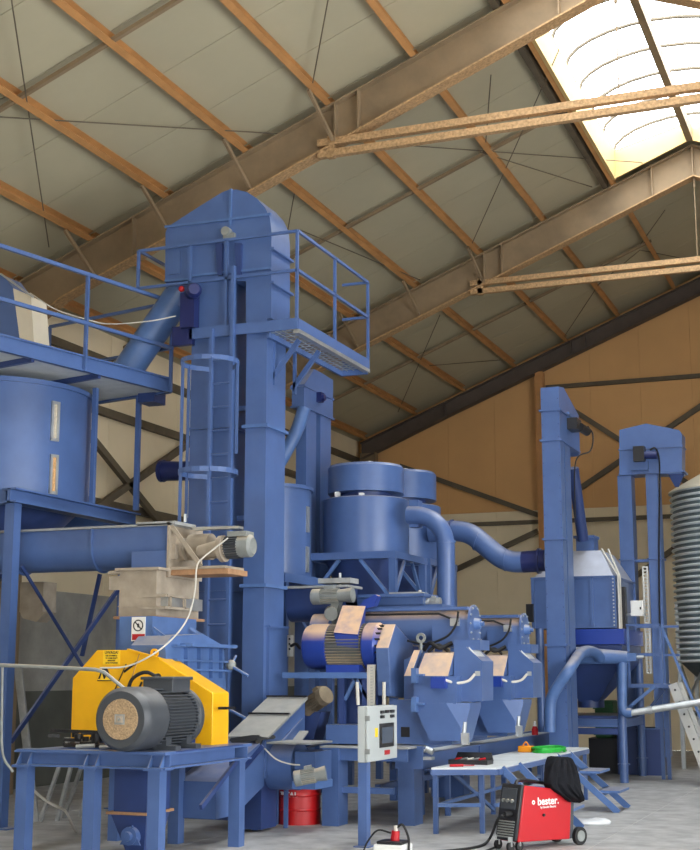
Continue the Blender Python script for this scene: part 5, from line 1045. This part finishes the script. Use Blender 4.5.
# mill body
YM = 12.95; mb_ = thing('hammer_mill', 'light blue hammer mill housing with prohibition sign behind the yellow guard', 'mill', WY(170, 740, YM))
xq_ = WY(152, 640, YM).x; ye = WX(196, 640, xq_).y
part('upper_casing', MB().box(WY(119, 640, YM).x, xq_, YM, ye, WY(150, 645, YM).z, WY(150, 616, YM).z), LBLUE, mb_)
part('shoulder', MB().prism([WY(119, 645, YM), WY(152, 645, YM), WY(180, 690, YM), WY(100, 690, YM)], (0, .95, 0)), LBLUE, mb_)
Xr = WY(172, 660, YM).x+.1
part('side_hood', MB().prism([WX(165, 645, Xr), WX(172, 636, Xr), WX(203, 634, Xr), WX(224, 646, Xr), WX(226, 690, Xr), WX(168, 690, Xr)], (-.4, 0, 0)), LBLUE, mb_)
for y0 in (645.5, 660, 669): part('casing_rib', MB().bar(WX(174, y0, Xr+.03), WX(229, y0+2, Xr+.03), .08, .02), LBLUE, mb_)
for px in (186, 199, 211, 221): part('casing_rib', MB().bar(WX(px, 648, Xr+.02), WX(px, 678, Xr+.02), .05, .02), LBLUE, mb_)
part('ledge', MB().box(WY(146, 645, YM-.02).x, Xr+.15, YM-.02, ye+.05, WY(150, 646, YM).z-.01, WY(150, 644.5, YM).z+.01), LBLUE, mb_)
part('gusset', MB().bar(WX(153, 628, xq_+.02), WX(176, 645, xq_+.3), .02, .03), LBLUE, mb_); part('gusset', MB().bar(WX(190, 628, xq_+.02), WX(222, 647, xq_+.35), .02, .03), LBLUE, mb_)
part('clamp_lever', MB().cyl(WX(228, 664, Xr+.05), WX(248, 676, Xr+.3), .018, n=8).cyl(WX(236, 656, Xr+.1), WX(231, 666, Xr+.1), .014, n=8), LBLUE, mb_); part('clamp_knob', MB().sphere(WX(231, 665, Xr+.08), .06), GREYM, mb_)
part('clamp_lever', MB().cyl(WX(226, 708, Xr+.05), WX(245, 718, Xr+.3), .018, n=8), LBLUE, mb_)
part('lower_casing', MB().box(WY(95, 720, YM).x, WY(188, 720, YM).x, YM+.02, YM+.8, WY(150, 760, YM).z, WY(150, 688, YM).z), BLUE_D, mb_)
sg = part('prohibition_sign', MB().box(*pxbox(131.5, 145, 617, 641, YM-.012, .01)), WHITE, mb_)
part('red_band', MB().box(*pxbox(132, 144.6, 634, 640, YM-.016, .005)), RED, sg)
cc_ = WY(138.2, 625.5, YM-.014); part('black_ring', MB().lathe(cc_, [(.062, -.003), (.062, .001), (.05, .001), (.05, -.003), (.062, -.003)], 28, 'y').bar(cc_+V((-.04, -.002, .04)), cc_+V((.04, -.002, -.04)), .004, .012).sphere(cc_, .02, 10, (.7, .1, 1.2)), INDIC, sg)
part('sign_bracket', MB().box(*pxbox(133, 144, 641, 645, YM-.03, .03)), INDIC, mb_)
# inlet box
YI = 13.35; xi0, xi1 = WY(119, 595, YI).x, WY(156.5, 595, YI).x; yi1 = WX(199, 595, xi1).y
ib = thing('inlet_box', 'dust-covered beige steel inlet box between the screw conveyor and hammer mill', 'box', WY(150, 617, YI))
z0, z1 = WY(140, 617, YI).z, WY(140, 569, YI).z
part('casing', MB().box(xi0, xi1, YI, yi1, z0, z1), BEIGE, ib, .006)
part('top_flange', MB().box(xi0-.04, xi1+.04, YI-.04, yi1+.04, z1-.015, z1+.015), BEIGE, ib); part('bottom_flange', MB().box(xi0-.04, xi1+.05, YI-.04, yi1+.06, z0-.02, z0+.01), WOODM, ib)
part('mid_seam', MB().box(xi0-.008, xi1+.008, YI-.008, yi1+.008, WY(140, 606, YI).z-.006, WY(140, 606, YI).z+.006), BEIGE, ib)
m = MB()
for z in (WY(156, 596, YI).z, WY(156, 608, YI).z): m.bar((xi1-.15, YI-.06, z), (xi1+.16, YI-.06, z), .03, .03).bar((xi1+.16, YI-.06, z), (xi1+.16, YI+.45, z), .03, .03)
for y in (YI+.02, YI+.35): m.bar((xi1+.16, y, WY(156, 596, YI).z), (xi1+.16, y, WY(156, 608, YI).z), .03)
part('slide_rails', m, BEIGE, ib); part('magnet_drawer', MB().box(xi1, xi1+.1, YI+.1, yi1-.1, WY(156, 608, YI).z, WY(156, 596, YI).z), GALV, ib)
part('pneumatic_clamp', MB().cyl(WY(109, 573, YI), WY(121, 573, YI), .02, n=8).box(*pxbox(109, 120, 576, 590, YI, .06)), BEIGE, ib)
# screw conveyor
YS = 13.85; xs_0, xs_1 = WY(13, 550, YS-.2).x, WY(169, 550, YS-.25).x; R = .25; zs_ = WY(90, 548, YS-.2).z
sv = thing('screw_conveyor', 'long blue U-trough screw conveyor above the beige inlet box', 'conveyor', ((xs_0+xs_1)/2, YS, z1))
zlid = WY(90, 529, YS-.27).z; zbt = WY(90, 570.5, YS-.1).z; cz = zbt+R
m = MB(); n = 20; pr = [V((0, YS+R*math.cos(PI+PI*k/n), cz+R*math.sin(PI+PI*k/n))) for k in range(n+1)]+[V((0, YS+R, zlid)), V((0, YS-R, zlid))]
part('trough', MB().prism([p+V((xs_0-.4, 0, 0)) for p in pr], (xs_1-xs_0+.4, 0, 0)), B, sv)
def ringx(x, t=.02, e=.03):
    q = [V((x, YS+(R+e)*math.cos(PI+PI*k/n), cz+(R+e)*math.sin(PI+PI*k/n))) for k in range(n+1)]+[V((x, YS+R+e, zlid)), V((x, YS-R-e, zlid))]; return MB().prism(q, (t, 0, 0))
part('joint_flange', ringx(WY(91, 550, YS-.25).x), B, sv); part('joint_flange', ringx(xs_0+.02), B, sv)
part('lid', MB().box(xs_0-.4, xs_1+.05, YS-R-.05, YS+R+.05, zlid, zlid+.025), PLATE, sv); part('lid_plate', MB().box(*pxbox(137, 175, 521.5, 525, YS-.3, .5)), PLATE, sv)
part('lid_stud', MB().cyl(WY(185, 522, YS), WY(185, 514, YS), .018, n=8), GALV, sv)
part('patch_panel', MB().box(*pxbox(131.5, 168, 551, 569, YS-R-.03, .04)), B, sv)
Xe = xs_1
ep = part('end_plate', MB().box(Xe, Xe+.03, YS-R-.05, YS+R+.25, WY(170, 577, YS-.3).z, zlid+.04), BEIGE, sv)
part('shelf', MB().box(Xe, Xe+.72, YS-.28, YS+.2, WY(200, 566, YS-.28).z-.03, WY(200, 566, YS-.28).z), BEIGE, sv); part('shelf_board', MB().box(Xe+.02, Xe+.74, YS-.25, YS+.25, WY(200, 566, YS-.28).z-.09, WY(200, 566, YS-.28).z-.03), WOODM, sv)
part('side_gusset', MB().bar((Xe+.03, YS-.27, zlid), (Xe+.42, YS-.27, WY(200, 566, YS-.28).z), .02, .05), BEIGE, sv)
part('top_tray', MB().bar(WY(195, 529, YS-.1), WY(241, 527.5, YS-.1), .12, .03), GALV, sv)
ax = WY(190, 549, YS-.1)
part('bearing_housing', MB().cyl((Xe+.03, YS-.05, ax.z), (Xe+.12, YS-.05, ax.z), .13, n=22).box(Xe+.03, Xe+.08, YS-.25, YS-.18, ax.z-.12, ax.z+.05), BEIGE, sv)
part('gear_case', MB().cyl((Xe+.14, YS+.02, ax.z+.03), (Xe+.4, YS+.02, ax.z+.03), .15, n=24), BEIGE, sv)
part('gearbox', MB().cyl(WY(199, 552, YS-.2), WY(227, 548, YS-.2), .07, .12, 18).cyl(WY(221, 549, YS-.2), WY(225, 548.5, YS-.2), .15, n=20), BEIGE, sv)
mbdy = MB().cyl(WY(227, 547.5, YS-.2), WY(241, 546.5, YS-.2), .105, n=20); fins(mbdy, WY(227, 547.5, YS-.2), WY(241, 546.5, YS-.2), .1, .13, 26, .008); part('motor_body', mbdy, DGREY, sv)
part('fan_cowl', MB().lathe((0, YS-.2, WY(248, 546, YS-.2).z), [(.125, WY(240, 546, YS-.2).x), (.125, WY(251, 546, YS-.2).x), (.09, WY(253.5, 546, YS-.2).x), (.088, WY(253, 546, YS-.2).x), (0, WY(253, 546, YS-.2).x)], 26, 'x'), GREYM, sv)
part('terminal_box', MB().box(*pxbox(227, 246, 531, 536, YS-.3, .2)), GREYM, sv)
tag(part('power_cable', MB().tube(bez([WY(228, 538, 13.5), WY(205, 556, 13.4), WY(197, 566, 13.35), WY(195, 590, 13.3), WY(189, 615, 13.0), WY(176, 635, 12.7), WY(155, 653, 12.45), WY(128, 666, 12.4), WY(100, 668, 12.3)]), .009, 8), CABLEW), 'pale power cable looping from the screw conveyor motor down across the yellow guard', 'cable')
# lower discharge hopper of the mill
dh = thing('discharge_hopper', 'blue discharge hopper with round bearing end hanging under the mill frame', 'hopper', WY(128, 850, 12.0))
YH = 11.75; x0, x1 = WY(114, 795, YH).x, WY(147, 795, YH).x; zA, zB = WY(130, 773, YH).z, WY(130, 812, YH).z
part('throat', MB().box(x0, x1, YH, YH+.45, zB, ztb+.02), BLUE_D, dh); part('flange_plate', MB().box(x0-.06, x1+.02, YH-.04, YH+.5, zB-.025, zB), WOODM, dh)
part('lower_cone', MB().hexa([(x0+.1, YH+.1, .02), (x1-.08, YH+.1, .02), (x1-.08, YH+.4, .02), (x0+.1, YH+.4, .02)], [(x0-.03, YH, zB-.025), (x1, YH, zB-.025), (x1, YH+.45, zB-.025), (x0-.03, YH+.45, zB-.025)]), BLUE_D, dh)
c = WY(130, 836, YH); part('bearing_end', MB().cyl(c+V((0, .08, 0)), c+V((0, -.03, 0)), .085, n=20).cyl(c+V((0, -.03, 0)), c+V((0, -.08, 0)), .045, n=14).prism([c+V((-.1, 0, -.08)), c+V((.12, 0, -.08)), c+V((.03, 0, .1))], (0, -.02, 0)), BLUE, dh)
# conduit and floor things left
tag(part('cable_conduit', MB().tube([WY(-5, 665, 11.0), WY(45, 667, 11.0), WY(95, 669.5, 11.0), WY(104, 672, 11.0), WY(126, 690, 11.1)], .018, 8), GREYM), 'grey cable conduit crossing in front of the yellow guard to the motor', 'conduit')
tag(part('wall_cable', MB().tube(bez([WY(2.5, 665, 11.05), WY(2, 700, 11.05), WY(2.5, 752, 11.05), WY(13, 772, 11.1)]), .012, 8), GREYM), 'pale cable dropping along the left column to the mill frame', 'cable')
tag(part('loose_cable', MB().tube(bez([WY(31, 788, 11.6), WY(45, 800, 11.9), WY(58, 807, 12.1), WY(66, 812, 12.5), WZ(76, 832, .012)]), .014, 6), CABLEW), 'loose pale cable hanging below the mill frame', 'cable')
ac = thing('folding_trestle', 'grey metal trestle standing behind the mill frame legs', 'trestle', WZ(48, 822, 0))
a = WZ(40, 822, 0); b = WZ(57, 821, 0)
for p, s in ((a, .35), (b, .25)):
    part('leg', MB().bar(p, p+V((s, .0, .95)), .04), PLATE, ac); part('leg', MB().bar(p+V((0, .5, 0)), p+V((s, .5, .95)), .04), PLATE, ac)
part('top_bar', MB().bar(a+V((.3, 0, .95)), b+V((.3, 0, .95)), .05).bar(a+V((.3, .5, .95)), b+V((.3, .5, .95)), .05).bar(a+V((.35, 0, .95)), a+V((.35, .5, .95)), .05), PLATE, ac)
tag(part('leaning_board', MB().bar(WZ(35, 822, 0), WY(18, 665, 13.9), .1, .03), PLATE), 'narrow grey board leaning beside the left silo column', 'board')
hs = tag(part('hanging_duct', MB().box(*pxbox(20, 43, 582, 612, 15.0, .3)).prism([WY(20, 612, 15.0), WY(46, 612, 15.0), WY(36, 622, 15.0), WY(22, 618, 15.0)], (0, .25, 0)), BEIGE), 'dusty beige box hanging under the silo frame behind the cross braces', 'box')
